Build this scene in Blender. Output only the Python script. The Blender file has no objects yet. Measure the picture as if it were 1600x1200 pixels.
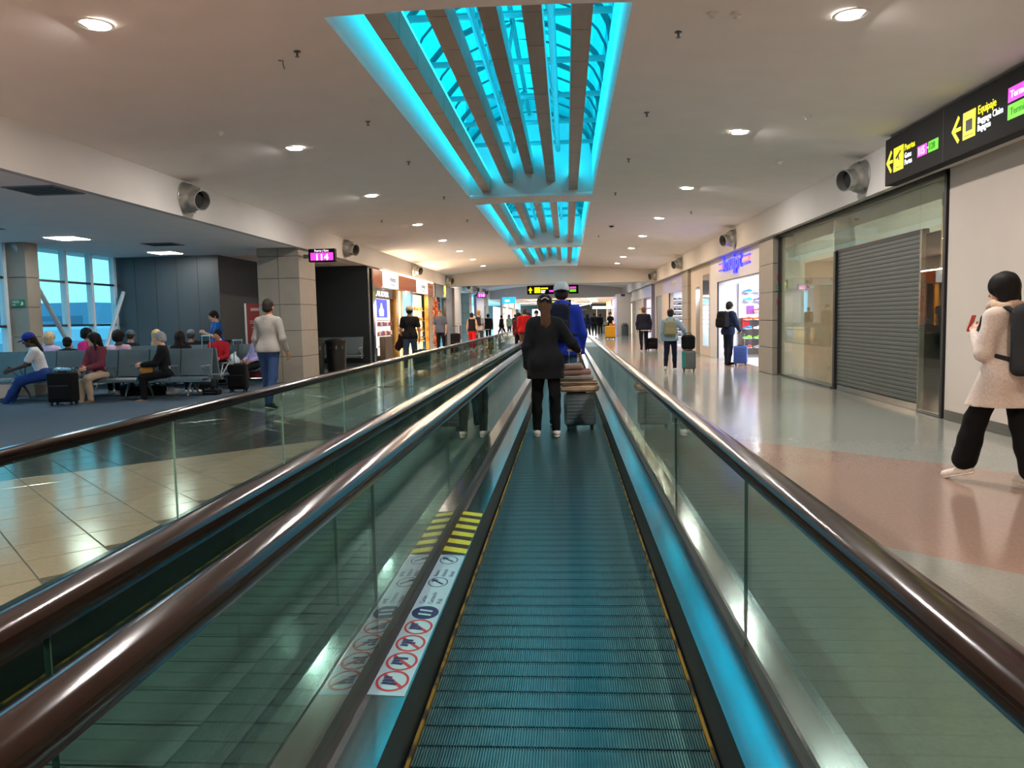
import bpy, bmesh, math, random
import numpy as np
from mathutils import Vector, Matrix

random.seed(7)
PI = math.pi
R = math.radians
sc = bpy.context.scene
COL = sc.collection

# ------------------------------------------------------------------ camera
cam_d = bpy.data.cameras.new('camera')
cam_d.sensor_width = 36.0
cam_d.lens = 36.0 * 1210.0 / 1600.0
cam_d.clip_end = 600
cam_o = bpy.data.objects.new('camera', cam_d)
COL.objects.link(cam_o)
_yaw, _pitch, _roll = R(4.105), R(4.781), R(1.2)
_w = Vector((-math.sin(_yaw) * math.cos(_pitch), math.cos(_yaw) * math.cos(_pitch), -math.sin(_pitch)))
_r = Vector((math.cos(_yaw), math.sin(_yaw), 0))
_d = _w.cross(_r)
_r2 = _r * math.cos(_roll) + _d * math.sin(_roll)
_d2 = _d * math.cos(_roll) - _r * math.sin(_roll)
_m = Matrix((_r2, -_d2, -_w)).transposed().to_4x4()
_m.translation = Vector((0, 0, 1.4))
cam_o.matrix_world = _m
sc.camera = cam_o

# ------------------------------------------------------------------ world (overcast daylight, bluish against the warm lamps) and exposure
wd = bpy.data.worlds.new('daylight'); sc.world = wd
wd.use_nodes = True
nt = wd.node_tree
for n in list(nt.nodes): nt.nodes.remove(n)
_o = nt.nodes.new('ShaderNodeOutputWorld'); _b = nt.nodes.new('ShaderNodeBackground')
_g = nt.nodes.new('ShaderNodeTexCoord'); _s = nt.nodes.new('ShaderNodeSeparateXYZ'); _c = nt.nodes.new('ShaderNodeValToRGB')
nt.links.new(_g.outputs['Generated'], _s.inputs[0]); nt.links.new(_s.outputs['Z'], _c.inputs[0])
nt.links.new(_c.outputs[0], _b.inputs[0]); nt.links.new(_b.outputs[0], _o.inputs[0])
_c.color_ramp.elements[0].position = 0.0; _c.color_ramp.elements[0].color = (0.20, 0.66, 0.92, 1)
_c.color_ramp.elements[1].position = 0.6; _c.color_ramp.elements[1].color = (0.16, 0.62, 0.92, 1)
_b.inputs[1].default_value = 0.95
vs = sc.view_settings
vs.view_transform = 'Standard'; vs.look = 'None'; vs.gamma = 1.0; vs.use_curve_mapping = False
vs.exposure = 1.32
sc.cycles.use_denoising = True
sc.cycles.max_bounces = 6
sc.cycles.diffuse_bounces = 4
sc.cycles.glossy_bounces = 4
sc.cycles.adaptive_threshold = 0.04
sc.cycles.transparent_max_bounces = 24
sc.cycles.sample_clamp_indirect = 4.0
sc.cycles.caustics_reflective = False
sc.cycles.caustics_refractive = False

LAMP = (1.0, 0.925, 0.87)
P_DOWN = 47.0
P_ADDED = 17.0

# ------------------------------------------------------------------ materials
def lin(c):
    if isinstance(c, str):
        c = tuple(int(c[i:i + 2], 16) / 255 for i in (0, 2, 4))
    return tuple(x / 12.92 if x <= 0.04045 else ((x + 0.055) / 1.055) ** 2.4 for x in c)

MATS = {}
def mat(name, c=None, rough=0.6, metal=0.0, spec=0.5, var=0.08, scale=30.0, bump=0.0, coat=0.0, emit=None, estr=0.0, aniso=None):
    """Principled surface whose colour wanders a little with a noise texture (grain and wear)."""
    if name in MATS: return MATS[name]
    m = bpy.data.materials.new(name); m.use_nodes = True
    t = m.node_tree; b = t.nodes['Principled BSDF']
    rgb = lin(c)
    tc = t.nodes.new('ShaderNodeTexCoord'); nz = t.nodes.new('ShaderNodeTexNoise')
    nz.inputs['Scale'].default_value = scale; nz.inputs['Detail'].default_value = 3
    mp = t.nodes.new('ShaderNodeMapping'); t.links.new(tc.outputs['Object'], mp.inputs[0])
    if aniso: mp.inputs['Scale'].default_value = aniso
    t.links.new(mp.outputs[0], nz.inputs['Vector'])
    rp = t.nodes.new('ShaderNodeValToRGB'); t.links.new(nz.outputs['Fac'], rp.inputs[0])
    rp.color_ramp.elements[0].position = 0.3; rp.color_ramp.elements[1].position = 0.7
    rp.color_ramp.elements[0].color = (*[max(0, x * (1 - var)) for x in rgb], 1)
    rp.color_ramp.elements[1].color = (*[min(1, x * (1 + var)) for x in rgb], 1)
    t.links.new(rp.outputs[0], b.inputs['Base Color'])
    b.inputs['Roughness'].default_value = rough; b.inputs['Metallic'].default_value = metal
    b.inputs['Specular IOR Level'].default_value = spec
    if coat: b.inputs['Coat Weight'].default_value = coat; b.inputs['Coat Roughness'].default_value = 0.08
    if bump:
        bp = t.nodes.new('ShaderNodeBump'); bp.inputs['Strength'].default_value = bump; bp.inputs['Distance'].default_value = 0.01
        t.links.new(nz.outputs['Fac'], bp.inputs['Height']); t.links.new(bp.outputs[0], b.inputs['Normal'])
    if emit:
        b.inputs['Emission Color'].default_value = (*lin(emit), 1); b.inputs['Emission Strength'].default_value = estr
    MATS[name] = m
    return m

def glow(name, c, s=1.0):
    """Lamp face or lit sign face."""
    if name in MATS: return MATS[name]
    m = bpy.data.materials.new(name); m.use_nodes = True
    t = m.node_tree; b = t.nodes['Principled BSDF']
    b.inputs['Base Color'].default_value = (*[x * 0.5 for x in lin(c)], 1)
    b.inputs['Emission Color'].default_value = (*lin(c), 1); b.inputs['Emission Strength'].default_value = s
    b.inputs['Roughness'].default_value = 0.4
    MATS[name] = m
    return m

def glass(name, tint, refl=1.0, rough=0.0, ior=1.5, milky=0.0, milk=(0.8, 0.85, 0.82)):
    """Thin pane: tinted see-through mixed with a Fresnel mirror; milky adds a film of haze on the pane."""
    if name in MATS: return MATS[name]
    m = bpy.data.materials.new(name); m.use_nodes = True
    t = m.node_tree
    for n in list(t.nodes): t.nodes.remove(n)
    o = t.nodes.new('ShaderNodeOutputMaterial'); mx = t.nodes.new('ShaderNodeMixShader')
    tr = t.nodes.new('ShaderNodeBsdfTransparent'); gl = t.nodes.new('ShaderNodeBsdfGlossy'); fr = t.nodes.new('ShaderNodeLayerWeight')
    tr.inputs[0].default_value = (*tint, 1); gl.inputs['Roughness'].default_value = rough
    gl.inputs['Color'].default_value = (refl, refl, refl, 1)
    f0 = ((ior - 1) / (ior + 1)) ** 2                # Schlick's Fresnel, the same from both sides of a thin pane
    pw = t.nodes.new('ShaderNodeMath'); pw.operation = 'POWER'; pw.inputs[1].default_value = 5.0
    ma = t.nodes.new('ShaderNodeMath'); ma.operation = 'MULTIPLY_ADD'; ma.inputs[1].default_value = 1 - f0; ma.inputs[2].default_value = f0
    fr.inputs['Blend'].default_value = 0.5
    t.links.new(fr.outputs['Facing'], pw.inputs[0]); t.links.new(pw.outputs[0], ma.inputs[0])
    t.links.new(ma.outputs[0], mx.inputs[0]); t.links.new(mx.outputs[0], o.inputs[0])
    t.links.new(gl.outputs[0], mx.inputs[2])
    if milky:
        df = t.nodes.new('ShaderNodeBsdfDiffuse'); df.inputs[0].default_value = (*milk, 1)
        m2 = t.nodes.new('ShaderNodeMixShader'); m2.inputs[0].default_value = milky
        t.links.new(tr.outputs[0], m2.inputs[1]); t.links.new(df.outputs[0], m2.inputs[2]); t.links.new(m2.outputs[0], mx.inputs[1])
    else:
        t.links.new(tr.outputs[0], mx.inputs[1])
    MATS[name] = m
    return m

def cloth(name, c, var=0.12, scale=60): return mat(name, c, rough=0.9, spec=0.2, var=var, scale=scale, bump=0.15)

def floor_material():
    """Polished terrazzo laid in diagonal bands: the band a point belongs to depends on x+y and y-x."""
    m = bpy.data.materials.new('terrazzo'); m.use_nodes = True
    t = m.node_tree; b = t.nodes['Principled BSDF']; L = t.links.new
    ge = t.nodes.new('ShaderNodeNewGeometry'); sp = t.nodes.new('ShaderNodeSeparateXYZ'); L(ge.outputs['Position'], sp.inputs[0])
    def mth(op, a, c=None):
        n = t.nodes.new('ShaderNodeMath'); n.operation = op
        for i, v in enumerate((a, c)):
            if v is None: continue
            if isinstance(v, (int, float)): n.inputs[i].default_value = v
            else: L(v, n.inputs[i])
        return n.outputs[0]
    X, Y = sp.outputs['X'], sp.outputs['Y']
    s, d = mth('ADD', X, Y), mth('SUBTRACT', Y, X)
    left = mth('LESS_THAN', X, -0.78)
    def mix(f, a, c):
        n = t.nodes.new('ShaderNodeMix'); n.data_type = 'RGBA'; L(f, n.inputs[0])
        for i, v in ((6, a), (7, c)):
            if isinstance(v, tuple): n.inputs[i].default_value = (*v, 1)
            else: L(v, n.inputs[i])
        return n.outputs[2]
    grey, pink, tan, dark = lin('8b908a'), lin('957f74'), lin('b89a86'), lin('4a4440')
    def band(v, lo, hi): return mth('MULTIPLY', mth('GREATER_THAN', v, lo), mth('LESS_THAN', v, hi))
    right_c = mix(band(s, 6.57, 10.7), grey, pink)
    right_c = mix(band(s, 16.0, 19.0), right_c, lin('8a8880'))
    right_c = mix(band(s, 24.0, 28.5), right_c, pink)
    right_c = mix(band(s, 36.0, 42.0), right_c, pink)
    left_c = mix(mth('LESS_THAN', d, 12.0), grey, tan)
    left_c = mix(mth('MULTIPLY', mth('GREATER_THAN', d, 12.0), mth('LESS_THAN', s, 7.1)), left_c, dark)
    left_c = mix(band(s, 15.5, 19.0), left_c, tan)
    left_c = mix(band(s, 27.5, 32.0), left_c, tan)
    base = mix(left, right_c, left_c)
    tc = t.nodes.new('ShaderNodeTexNoise'); tc.inputs['Scale'].default_value = 45; tc.inputs['Detail'].default_value = 4
    L(ge.outputs['Position'], tc.inputs['Vector'])
    mul = t.nodes.new('ShaderNodeMix'); mul.data_type = 'RGBA'; mul.blend_type = 'OVERLAY'; mul.inputs[0].default_value = 0.22
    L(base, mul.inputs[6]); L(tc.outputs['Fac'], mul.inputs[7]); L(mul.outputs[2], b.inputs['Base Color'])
    n2 = t.nodes.new('ShaderNodeTexNoise'); n2.inputs['Scale'].default_value = 1.3; L(ge.outputs['Position'], n2.inputs['Vector'])
    mr = t.nodes.new('ShaderNodeMapRange'); mr.inputs['To Min'].default_value = 0.10; mr.inputs['To Max'].default_value = 0.19
    L(n2.outputs['Fac'], mr.inputs[0]); L(mr.outputs[0], b.inputs['Roughness'])
    b.inputs['Specular IOR Level'].default_value = 1.0
    MATS['terrazzo'] = m
    return m

# ------------------------------------------------------------------ mesh helpers
class MB:
    def __init__(s): s.v = []; s.f = []
    def add(s, vs, fs):
        n = len(s.v); s.v += [tuple(v) for v in vs]; s.f += [tuple(i + n for i in f) for f in fs]; return s
    def box(s, x0, x1, y0, y1, z0, z1):
        return s.add([(x0, y0, z0), (x1, y0, z0), (x1, y1, z0), (x0, y1, z0), (x0, y0, z1), (x1, y0, z1), (x1, y1, z1), (x0, y1, z1)],
                     [(0, 3, 2, 1), (4, 5, 6, 7), (0, 1, 5, 4), (1, 2, 6, 5), (2, 3, 7, 6), (3, 0, 4, 7)])
    def quad(s, a, b, c, d): return s.add([a, b, c, d], [(0, 1, 2, 3)])
    def prism(s, poly, axis, a, b):
        """closed 2-D outline swept along an axis; poly pairs are the other two axes in order"""
        n = len(poly)
        def P(p, h): return {'x': (h, p[0], p[1]), 'y': (p[0], h, p[1]), 'z': (p[0], p[1], h)}[axis]
        return s.add([P(p, a) for p in poly] + [P(p, b) for p in poly],
                     [tuple(range(n))[::-1], tuple(range(n, 2 * n))] + [(i, (i + 1) % n, n + (i + 1) % n, n + i) for i in range(n)])
    def tube(s, pts, r, n=8, cap=True):
        pts = [Vector(p) for p in pts]; rs = r if isinstance(r, (list, tuple)) else [r] * len(pts)
        base = len(s.v); up = None
        for i, p in enumerate(pts):
            t = (pts[min(i + 1, len(pts) - 1)] - pts[max(i - 1, 0)]).normalized()
            if up is None: up = Vector((0, 0, 1)) if abs(t.z) < 0.9 else Vector((1, 0, 0))
            a = t.cross(up).normalized(); b = t.cross(a).normalized(); up = b.cross(t) if False else up
            for k in range(n):
                q = p + (a * math.cos(2 * PI * k / n) + b * math.sin(2 * PI * k / n)) * rs[i]
                s.v.append(tuple(q))
        for i in range(len(pts) - 1):
            for k in range(n):
                s.f.append((base + i * n + k, base + i * n + (k + 1) % n, base + (i + 1) * n + (k + 1) % n, base + (i + 1) * n + k))
        if cap:
            s.f.append(tuple(base + k for k in range(n))[::-1]); e = base + (len(pts) - 1) * n
            s.f.append(tuple(e + k for k in range(n)))
        return s
    def lathe(s, prof, n=20, c=(0, 0, 0), M=None, cap=True):
        base = len(s.v)
        for (r, z) in prof:
            for k in range(n):
                q = Vector((r * math.cos(2 * PI * k / n), r * math.sin(2 * PI * k / n), z))
                if M is not None: q = M @ q
                s.v.append(tuple(q + Vector(c)))
        for i in range(len(prof) - 1):
            for k in range(n):
                s.f.append((base + i * n + k, base + i * n + (k + 1) % n, base + (i + 1) * n + (k + 1) % n, base + (i + 1) * n + k))
        if cap:
            s.f.append(tuple(base + k for k in range(n))[::-1]); e = base + (len(prof) - 1) * n
            s.f.append(tuple(e + k for k in range(n)))
        return s
    def mesh(s, name, m, smooth=False, bevel=0.0, seg=2):
        me = bpy.data.meshes.new(name); me.from_pydata(s.v, [], s.f)
        bm = bmesh.new(); bm.from_mesh(me)
        bmesh.ops.recalc_face_normals(bm, faces=bm.faces)
        if bevel:
            ed = [e for e in bm.edges if len(e.link_faces) == 2 and e.calc_face_angle(0) > 0.6]
            bmesh.ops.bevel(bm, geom=ed, offset=bevel, segments=seg, profile=0.5, affect='EDGES', clamp_overlap=True)
        bm.to_mesh(me); bm.free()
        if m is not None: me.materials.append(m)
        if smooth:
            me.polygons.foreach_set('use_smooth', [True] * len(me.polygons))
            if hasattr(me, 'set_sharp_from_angle'): me.set_sharp_from_angle(angle=R(40))
        return me
    def build(s, name, m, parent=None, smooth=False, bevel=0.0, seg=2, loc=None, rot=None):
        return link(name, s.mesh(name, m, smooth, bevel, seg), parent, loc, rot)

def link(name, me, parent=None, loc=None, rot=None):
    o = bpy.data.objects.new(name, me); COL.objects.link(o)
    if parent is not None: o.parent = parent
    if loc is not None: o.location = loc
    if rot is not None: o.rotation_euler = rot
    return o
def tag(o, label=None, cat=None, group=None, kind=None):
    if label: o['label'] = label
    if cat: o['category'] = cat
    if group: o['group'] = group
    if kind: o['kind'] = kind
    return o
def thing(name, label, cat, loc=(0, 0, 0), rz=0.0, group=None):
    o = bpy.data.objects.new(name, None); COL.objects.link(o); o.location = loc; o.rotation_euler = (0, 0, rz)
    o.empty_display_size = 0.1
    return tag(o, label, cat, group)
def struct(name, label, loc=(0, 0, 0)):
    o = bpy.data.objects.new(name, None); COL.objects.link(o); o.location = loc
    return tag(o, label, None, None, 'structure')
def boxes(name, m, parent, *bs, bevel=0.0, smooth=False):
    mb = MB()
    for b in bs: mb.box(*b)
    return mb.build(name, m, parent, bevel=bevel, smooth=smooth)
def copy_tree(o, parent=None):
    c = o.copy(); COL.objects.link(c); c.parent = parent
    for ch in list(o.children): copy_tree(ch, c)
    return c
FONT_CACHE = {}
def text(name, s, size, m, parent, M, depth=0.004, sx=1.0, align='LEFT', fat=0.0):
    """flat lettering as a mesh; M maps text x/y/normal to the sign (a 4x4)"""
    cu = bpy.data.curves.new('lettering', 'FONT'); cu.body = s; cu.size = size; cu.extrude = depth / 2; cu.align_x = align
    cu.resolution_u = 2; cu.offset = fat
    tmp = bpy.data.objects.new('lettering', cu); COL.objects.link(tmp)
    dg = bpy.context.evaluated_depsgraph_get(); me = bpy.data.meshes.new_from_object(tmp.evaluated_get(dg))
    bpy.data.objects.remove(tmp); bpy.data.curves.remove(cu)
    me.transform(M @ Matrix.Diagonal((sx, 1, 1, 1)))
    me.materials.clear(); me.materials.append(m)
    return link(name, me, parent)
def frame_mat(o, x, y):
    x = Vector(x).normalized(); y = Vector(y).normalized(); z = x.cross(y)
    M = Matrix((x, y, z)).transposed().to_4x4(); M.translation = Vector(o); return M
def area_light(name, parent, loc, power, size, color=LAMP, rot=(0, 0, 0), shape='DISK', size_y=None, spread=PI):
    l = bpy.data.lights.new(name, 'AREA'); l.energy = power; l.color = color; l.shape = shape; l.size = size
    if size_y: l.size_y = size_y
    l.spread = spread
    o = bpy.data.objects.new(name, l); COL.objects.link(o); o.location = loc; o.rotation_euler = rot
    if parent is not None: o.parent = parent
    return o
# ------------------------------------------------------------------ shared materials
M_FLOOR = floor_material()
M_PAINT = mat('matt_white_paint', 'e2ded8', 0.85, spec=0.2, var=0.02, scale=3)
M_CEIL = mat('ceiling_paint', 'efebe8', 0.9, spec=0.15, var=0.02, scale=2)
M_FASC = mat('fascia_paint', 'c6c2bd', 0.8, spec=0.2, var=0.02, scale=2)
M_CREAM = mat('cream_wall_paint', 'c6bbb0', 0.75, spec=0.25, var=0.02, scale=2)
M_CARPET = mat('blue_grey_carpet', '4b5a66', 0.98, spec=0.05, var=0.25, scale=60, bump=0.3)
M_STEEL = mat('brushed_steel', 'c0c4c4', 0.13, metal=1.0, var=0.08, scale=40, aniso=(1, 0.03, 1))
M_STEEL_D = mat('dark_brushed_steel', '6e7272', 0.35, metal=1.0, var=0.08, scale=40, aniso=(1, 0.03, 1))
M_SKIRT = mat('black_skirt_steel', '131d1e', 0.5, metal=0.2, var=0.15, scale=12)
M_RUBBER = mat('black_brown_handrail_rubber', '211713', 0.15, spec=0.3, var=0.1, scale=20, coat=0.0)
M_BLACK = mat('black_plastic', '121314', 0.4, var=0.1, scale=25)
M_BLACKM = mat('matt_black_frame', '17181a', 0.55, var=0.1, scale=25)
M_BAFFLE = mat('brown_baffle_panel', '9d8a78', 0.35, var=0.06, scale=5)
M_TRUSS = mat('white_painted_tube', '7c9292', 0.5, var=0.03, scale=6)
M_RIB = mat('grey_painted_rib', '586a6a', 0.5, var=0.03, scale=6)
M_COLUMN = mat('taupe_column_panel', '8f877b', 0.5, var=0.05, scale=4)
M_JOINT = mat('dark_joint', '2b2a28', 0.8, var=0.05)
M_DARKW = mat('dark_slate_wall_panel', '3a444a', 0.45, var=0.08, scale=3, aniso=(1, 1, 0.2))
M_GLASS_BAL = glass('green_tinted_glass', (0.68, 0.80, 0.76), refl=1.0, ior=1.52)
M_GLASS_SHOP = glass('shop_glass', (0.93, 0.96, 0.93), refl=1.0, ior=1.55)
M_GLASS_WIN = glass('window_glass', (0.93, 0.97, 0.97), refl=0.6, ior=1.4)
M_GLASS_SKY = glass('cyan_tinted_roof_glass', (0.02, 0.82, 0.86), refl=0.4, ior=1.3)
M_GALV = mat('galvanised_duct_metal', 'a9a9a5', 0.34, metal=0.75, var=0.15, scale=9)
M_INSIDE = mat('dark_duct_inside', '1c1b1a', 0.8)
M_YEL = glow('lit_yellow_sign', 'f4e800', 0.62)
M_WHT = glow('lit_white_sign', 'eef2fa', 0.7)
M_MAG = glow('lit_magenta_sign', 'e23ec4', 0.6)
M_GRN = glow('lit_green_sign', '5fd211', 0.5)
M_SIGNBLK = mat('black_sign_case', '0c0c0e', 0.6, spec=0.12, var=0.05)
M_LAMP = glow('lamp_diffuser', 'fff6ea', 14.0)

XL, XR, XC = -6.2, 4.6, -0.78           # fascia faces left and right, corridor centre line
def zc(x): return 4.13 - 0.0125 * (x - XC) ** 2
Y0, Y1 = -8.0, 40.85                    # first hall
Z_F = 3.18                              # underside of the fascias and the lounge ceiling
SKY = [(7.0, 17.55), (18.5, 29.45), (30.2, 40.75)]
SX0, SX1 = -2.11, 0.61

# ------------------------------------------------------------------ floor
fl = boxes('floor', M_FLOOR, None, (-6.25, 8.6, Y0, 110, -0.12, -0.004))
tag(fl, 'polished grey, pink and tan terrazzo floor laid in diagonal bands', None, None, 'structure')
a = 0.4384
h = (a - 0.010) / 2
me_tile = MB().prism([(-h, -h), (h, -h), (h, h), (-h, h)], 'z', -0.0038, 0.0).mesh('floor_tile', M_FLOOR, bevel=0.0015, seg=1)
nt_ = 0
boxes('grout_bed', mat('brown_grout', '5c4c42', 0.8), fl, (-6.2, -2.5, 2.0, 16.6, -0.01, -0.0032))
for i in range(-14, 60):
    for j in range(-40, 60):
        u, w = 1.07 / math.sqrt(2) + (i + 0.5) * a, 12.0 / math.sqrt(2) + (j + 0.5) * a     # u=(x+y)/√2, w=(y-x)/√2
        x, y = (u - w) / math.sqrt(2), (u + w) / math.sqrt(2)
        if -5.95 < x < -2.72 and 2.2 < y < 16.4 and nt_ < 300:
            o = link('floor_tile', me_tile, fl, (x, y, 0), (0, 0, PI / 4)); nt_ += 1
cp = boxes('floor_carpet', M_CARPET, None, (-12.2, -6.25, Y0, 24.6, -0.12, 0.0))
tag(cp, 'dark blue-grey carpet of the gate lounge', None, None, 'structure')
boxes('carpet_edge_strip', M_STEEL_D, cp, (-6.27, -6.235, Y0, 24.6, -0.01, 0.004))

# ------------------------------------------------------------------ main ceiling with three roof lights
def ceiling_sheet(name, y0, y1, holes, label):
    mb = MB(); xs = [XL - 0.02] + [XL + (SX0 - XL) * k / 6 for k in range(1, 6)] + [SX0] + [SX0 + (SX1 - SX0) * k / 4 for k in range(1, 4)] + [SX1] + [SX1 + (XR - SX1) * k / 6 for k in range(1, 6)] + [XR + 0.02]
    solid = []; p = y0
    for (ha, hb) in holes: solid.append((p, ha)); p = hb
    solid.append((p, y1))
    for i in range(len(xs) - 1):
        xa, xb = xs[i], xs[i + 1]
        spans = solid if xa >= SX0 - 1e-6 and xb <= SX1 + 1e-6 else [(y0, y1)]
        for (ya, yb) in spans:
            if yb - ya < 1e-4: continue
            mb.add([(xa, ya, zc(xa)), (xb, ya, zc(xb)), (xb, yb, zc(xb)), (xa, yb, zc(xa)), (xa, ya, zc(xa) + 0.06), (xb, ya, zc(xb) + 0.06), (xb, yb, zc(xb) + 0.06), (xa, yb, zc(xa) + 0.06)],
                   [(0, 3, 2, 1), (4, 5, 6, 7), (0, 1, 5, 4), (1, 2, 6, 5), (2, 3, 7, 6), (3, 0, 4, 7)])
    return tag(mb.build(name, M_CEIL, None), label, None, None, 'structure')
ceiling_sheet('ceiling', Y0, Y1 + 0.02, SKY, 'shallow vaulted off-white ceiling of the near hall')
ceiling_sheet('ceiling_far_hall', Y1 + 0.5, 64, [(44, 54)], 'off-white vaulted ceiling beyond the first bulkhead')

def skylight(n, y0, y1, detail, label):
    w = struct('window_%d' % n, label, (XC, y0, 5.06))
    def B(name, m, mb, smooth=False):
        for i, v in enumerate(mb.v): mb.v[i] = (v[0] - XC, v[1] - y0, v[2] - 5.06)
        return mb.build(name, m, w, smooth=smooth)
    zt = 5.06
    for nm, bx in (('well_wall', (SX0 - 0.05, SX0, y0, y1, zc(SX0) + 0.06, zt)), ('well_wall', (SX1, SX1 + 0.05, y0, y1, zc(SX1) + 0.06, zt)),
                   ('well_wall', (SX0 - 0.05, SX1 + 0.05, y0 - 0.05, y0, zc(XC) + 0.055, zt + 1.2)), ('well_wall', (SX0 - 0.05, SX1 + 0.05, y1, y1 + 0.05, zc(XC) + 0.055, zt + 1.2))):
        B(nm, M_PAINT, MB().box(*bx))
    c, hw, rise = (SX0 + SX1) / 2, (SX1 - SX0) / 2 + 0.03, 0.95
    def arc(t): return (c - hw * math.cos(t), zt + rise * math.sin(t))
    nb = 6; by = (y1 - y0) / nb
    ns = 6 if detail else 2
    off = 1.05 - by
    for b in range(nb):
        for k in range(ns):
            t0, t1 = PI * k / ns, PI * (k + 1) / ns; mb = MB()
            st = 2 if detail else 5
            for q in range(st):
                (xa, za), (xb, zb) = arc(t0 + (t1 - t0) * q / st), arc(t0 + (t1 - t0) * (q + 1) / st)
                mb.quad((xa, y0 + b * by, za), (xb, y0 + b * by, zb), (xb, y0 + (b + 1) * by, zb), (xa, y0 + (b + 1) * by, za))
            B('pane', M_GLASS_SKY, mb)
    for b in range(nb + 1):
        y = y0 + b * by
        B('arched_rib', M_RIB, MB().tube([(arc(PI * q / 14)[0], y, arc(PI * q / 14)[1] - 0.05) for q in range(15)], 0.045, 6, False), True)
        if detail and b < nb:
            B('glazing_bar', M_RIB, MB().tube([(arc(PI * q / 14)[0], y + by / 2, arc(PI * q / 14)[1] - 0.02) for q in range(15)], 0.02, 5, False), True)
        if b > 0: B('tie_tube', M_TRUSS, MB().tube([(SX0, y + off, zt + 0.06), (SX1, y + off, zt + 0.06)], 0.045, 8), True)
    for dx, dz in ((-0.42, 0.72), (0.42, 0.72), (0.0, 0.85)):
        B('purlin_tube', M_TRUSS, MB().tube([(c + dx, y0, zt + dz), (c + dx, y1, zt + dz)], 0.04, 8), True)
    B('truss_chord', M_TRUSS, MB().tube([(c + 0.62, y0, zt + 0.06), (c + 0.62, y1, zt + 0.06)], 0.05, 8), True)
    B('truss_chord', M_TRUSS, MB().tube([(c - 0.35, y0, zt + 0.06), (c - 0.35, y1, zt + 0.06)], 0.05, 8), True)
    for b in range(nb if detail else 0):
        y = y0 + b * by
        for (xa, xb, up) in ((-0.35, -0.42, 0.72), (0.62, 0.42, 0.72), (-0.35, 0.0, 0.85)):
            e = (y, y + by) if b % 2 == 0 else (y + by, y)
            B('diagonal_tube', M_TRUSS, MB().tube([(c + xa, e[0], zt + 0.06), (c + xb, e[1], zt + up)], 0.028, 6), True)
skylight(1, *SKY[0], True, 'nearest cyan-glazed barrel roof light with white tube trusses')
skylight(2, *SKY[1], True, 'middle cyan-glazed barrel roof light')
skylight(3, *SKY[2], False, 'farthest cyan-glazed barrel roof light before the bulkhead')
skylight(4, 44, 54, False, 'roof light of the hall beyond the bulkhead')

# ceiling baffles: five panel-clad beams under each roof light
BX = [(-1.83, -1.63, 4.24), (-1.34, -1.15, 4.43), (-0.87, -0.68, 4.62), (-0.39, -0.20, 4.43), (0.095, 0.285, 4.24)]
ordn = ['leftmost', 'second from left', 'middle', 'second from right', 'rightmost']
whichs = ['nearest', 'middle', 'farthest']
me_pan = {}
for si, (y0, y1) in enumerate(SKY):
    npan = 11; pl = (y1 - y0) / npan
    for bi, (xa, xb, zb) in enumerate(BX):
        t = thing('ceiling_baffle', 'brown panelled ceiling baffle under the %s roof light, %s of five' % (whichs[si], ordn[bi]), 'baffle', ((xa + xb) / 2, y0, zb), 0, 'ceiling baffles')
        w2 = (xb - xa) / 2
        boxes('core', M_JOINT, t, (-w2 + 0.012, w2 - 0.012, 0, y1 - y0, 0.014, 0.30))
        if si not in me_pan:
            me_pan[si] = MB().box(-0.098, 0.098, 0.008, pl - 0.008, 0, 0.014).box(-0.098, -0.086, 0.008, pl - 0.008, 0.014, 0.31).box(0.086, 0.098, 0.008, pl - 0.008, 0.014, 0.31).mesh('baffle_panel', M_BAFFLE)
        boxes('led_strip', glow('cyan_led', '20d8ff', 3.0), t, (-0.02, 0.02, 0.1, y1 - y0 - 0.1, 0.31, 0.318 if 0 < bi < 4 else 0.50))  # unseen cyan strips and lights, added to deepen the roof-light wells' colour
        area_light('led_light', t, (0, (y1 - y0) / 2, (0.42, 0.33, 0.33, 0.33, 0.42)[bi]), P_ADDED * (1.9, 0.45, 0.45, 0.45, 1.9)[bi], (0.18, 0.05, 0.05, 0.05, 0.18)[bi], (0.02, 0.68, 1.0), (0, R((100, 180, 180, 180, -100)[bi]), 0), 'RECTANGLE', y1 - y0 - 0.3)
        for k in range(npan):
            link('baffle_panel', me_pan[si], t, (0, k * pl, 0))

# ------------------------------------------------------------------ fascias, bulkheads, outer shell
def fascia(name, x0, x1, y0, y1, z0, z1, label, m=M_FASC):
    return tag(boxes(name, m, None, (x0, x1, y0, y1, z0, z1)), label, None, None, 'structure')
fascia('trim_1', XL - 0.12, XL, Y0, Y1, Z_F, 3.86, 'off-white fascia band along the left side of the hall')
fascia('trim_2', XR, XR + 0.12, Y0, Y1, Z_F - 0.03, 3.86, 'off-white fascia band along the right side of the hall')
fascia('trim_3', XL - 0.12, XL, Y1 + 0.5, 64, Z_F, 3.86, 'fascia band on the left beyond the first bulkhead')
fascia('trim_4', XR, XR + 0.12, Y1 + 0.5, 64, Z_F, 3.86, 'fascia band on the right beyond the first bulkhead')
mb = MB().prism([(XL - 0.1, 3.2), (XR + 0.1, 3.2)] + [(XR + 0.1 - (XR - XL + 0.2) * k / 16, zc(XR + 0.1 - (XR - XL + 0.2) * k / 16) + 0.05) for k in range(17)], 'y', Y1, Y1 + 0.5)
tag(mb.build('wall_bulkhead', M_FASC), 'arched off-white bulkhead closing the near hall', None, None, 'structure')
mb = MB().prism([(XL - 0.1, 3.05), (XR + 0.1, 3.05)] + [(XR + 0.1 - (XR - XL + 0.2) * k / 16, zc(XR + 0.1 - (XR - XL + 0.2) * k / 16) + 0.05) for k in range(17)], 'y', 64, 64.5)
tag(mb.build('wall_bulkhead_far', M_FASC), 'second bulkhead far down the hall', None, None, 'structure')
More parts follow.
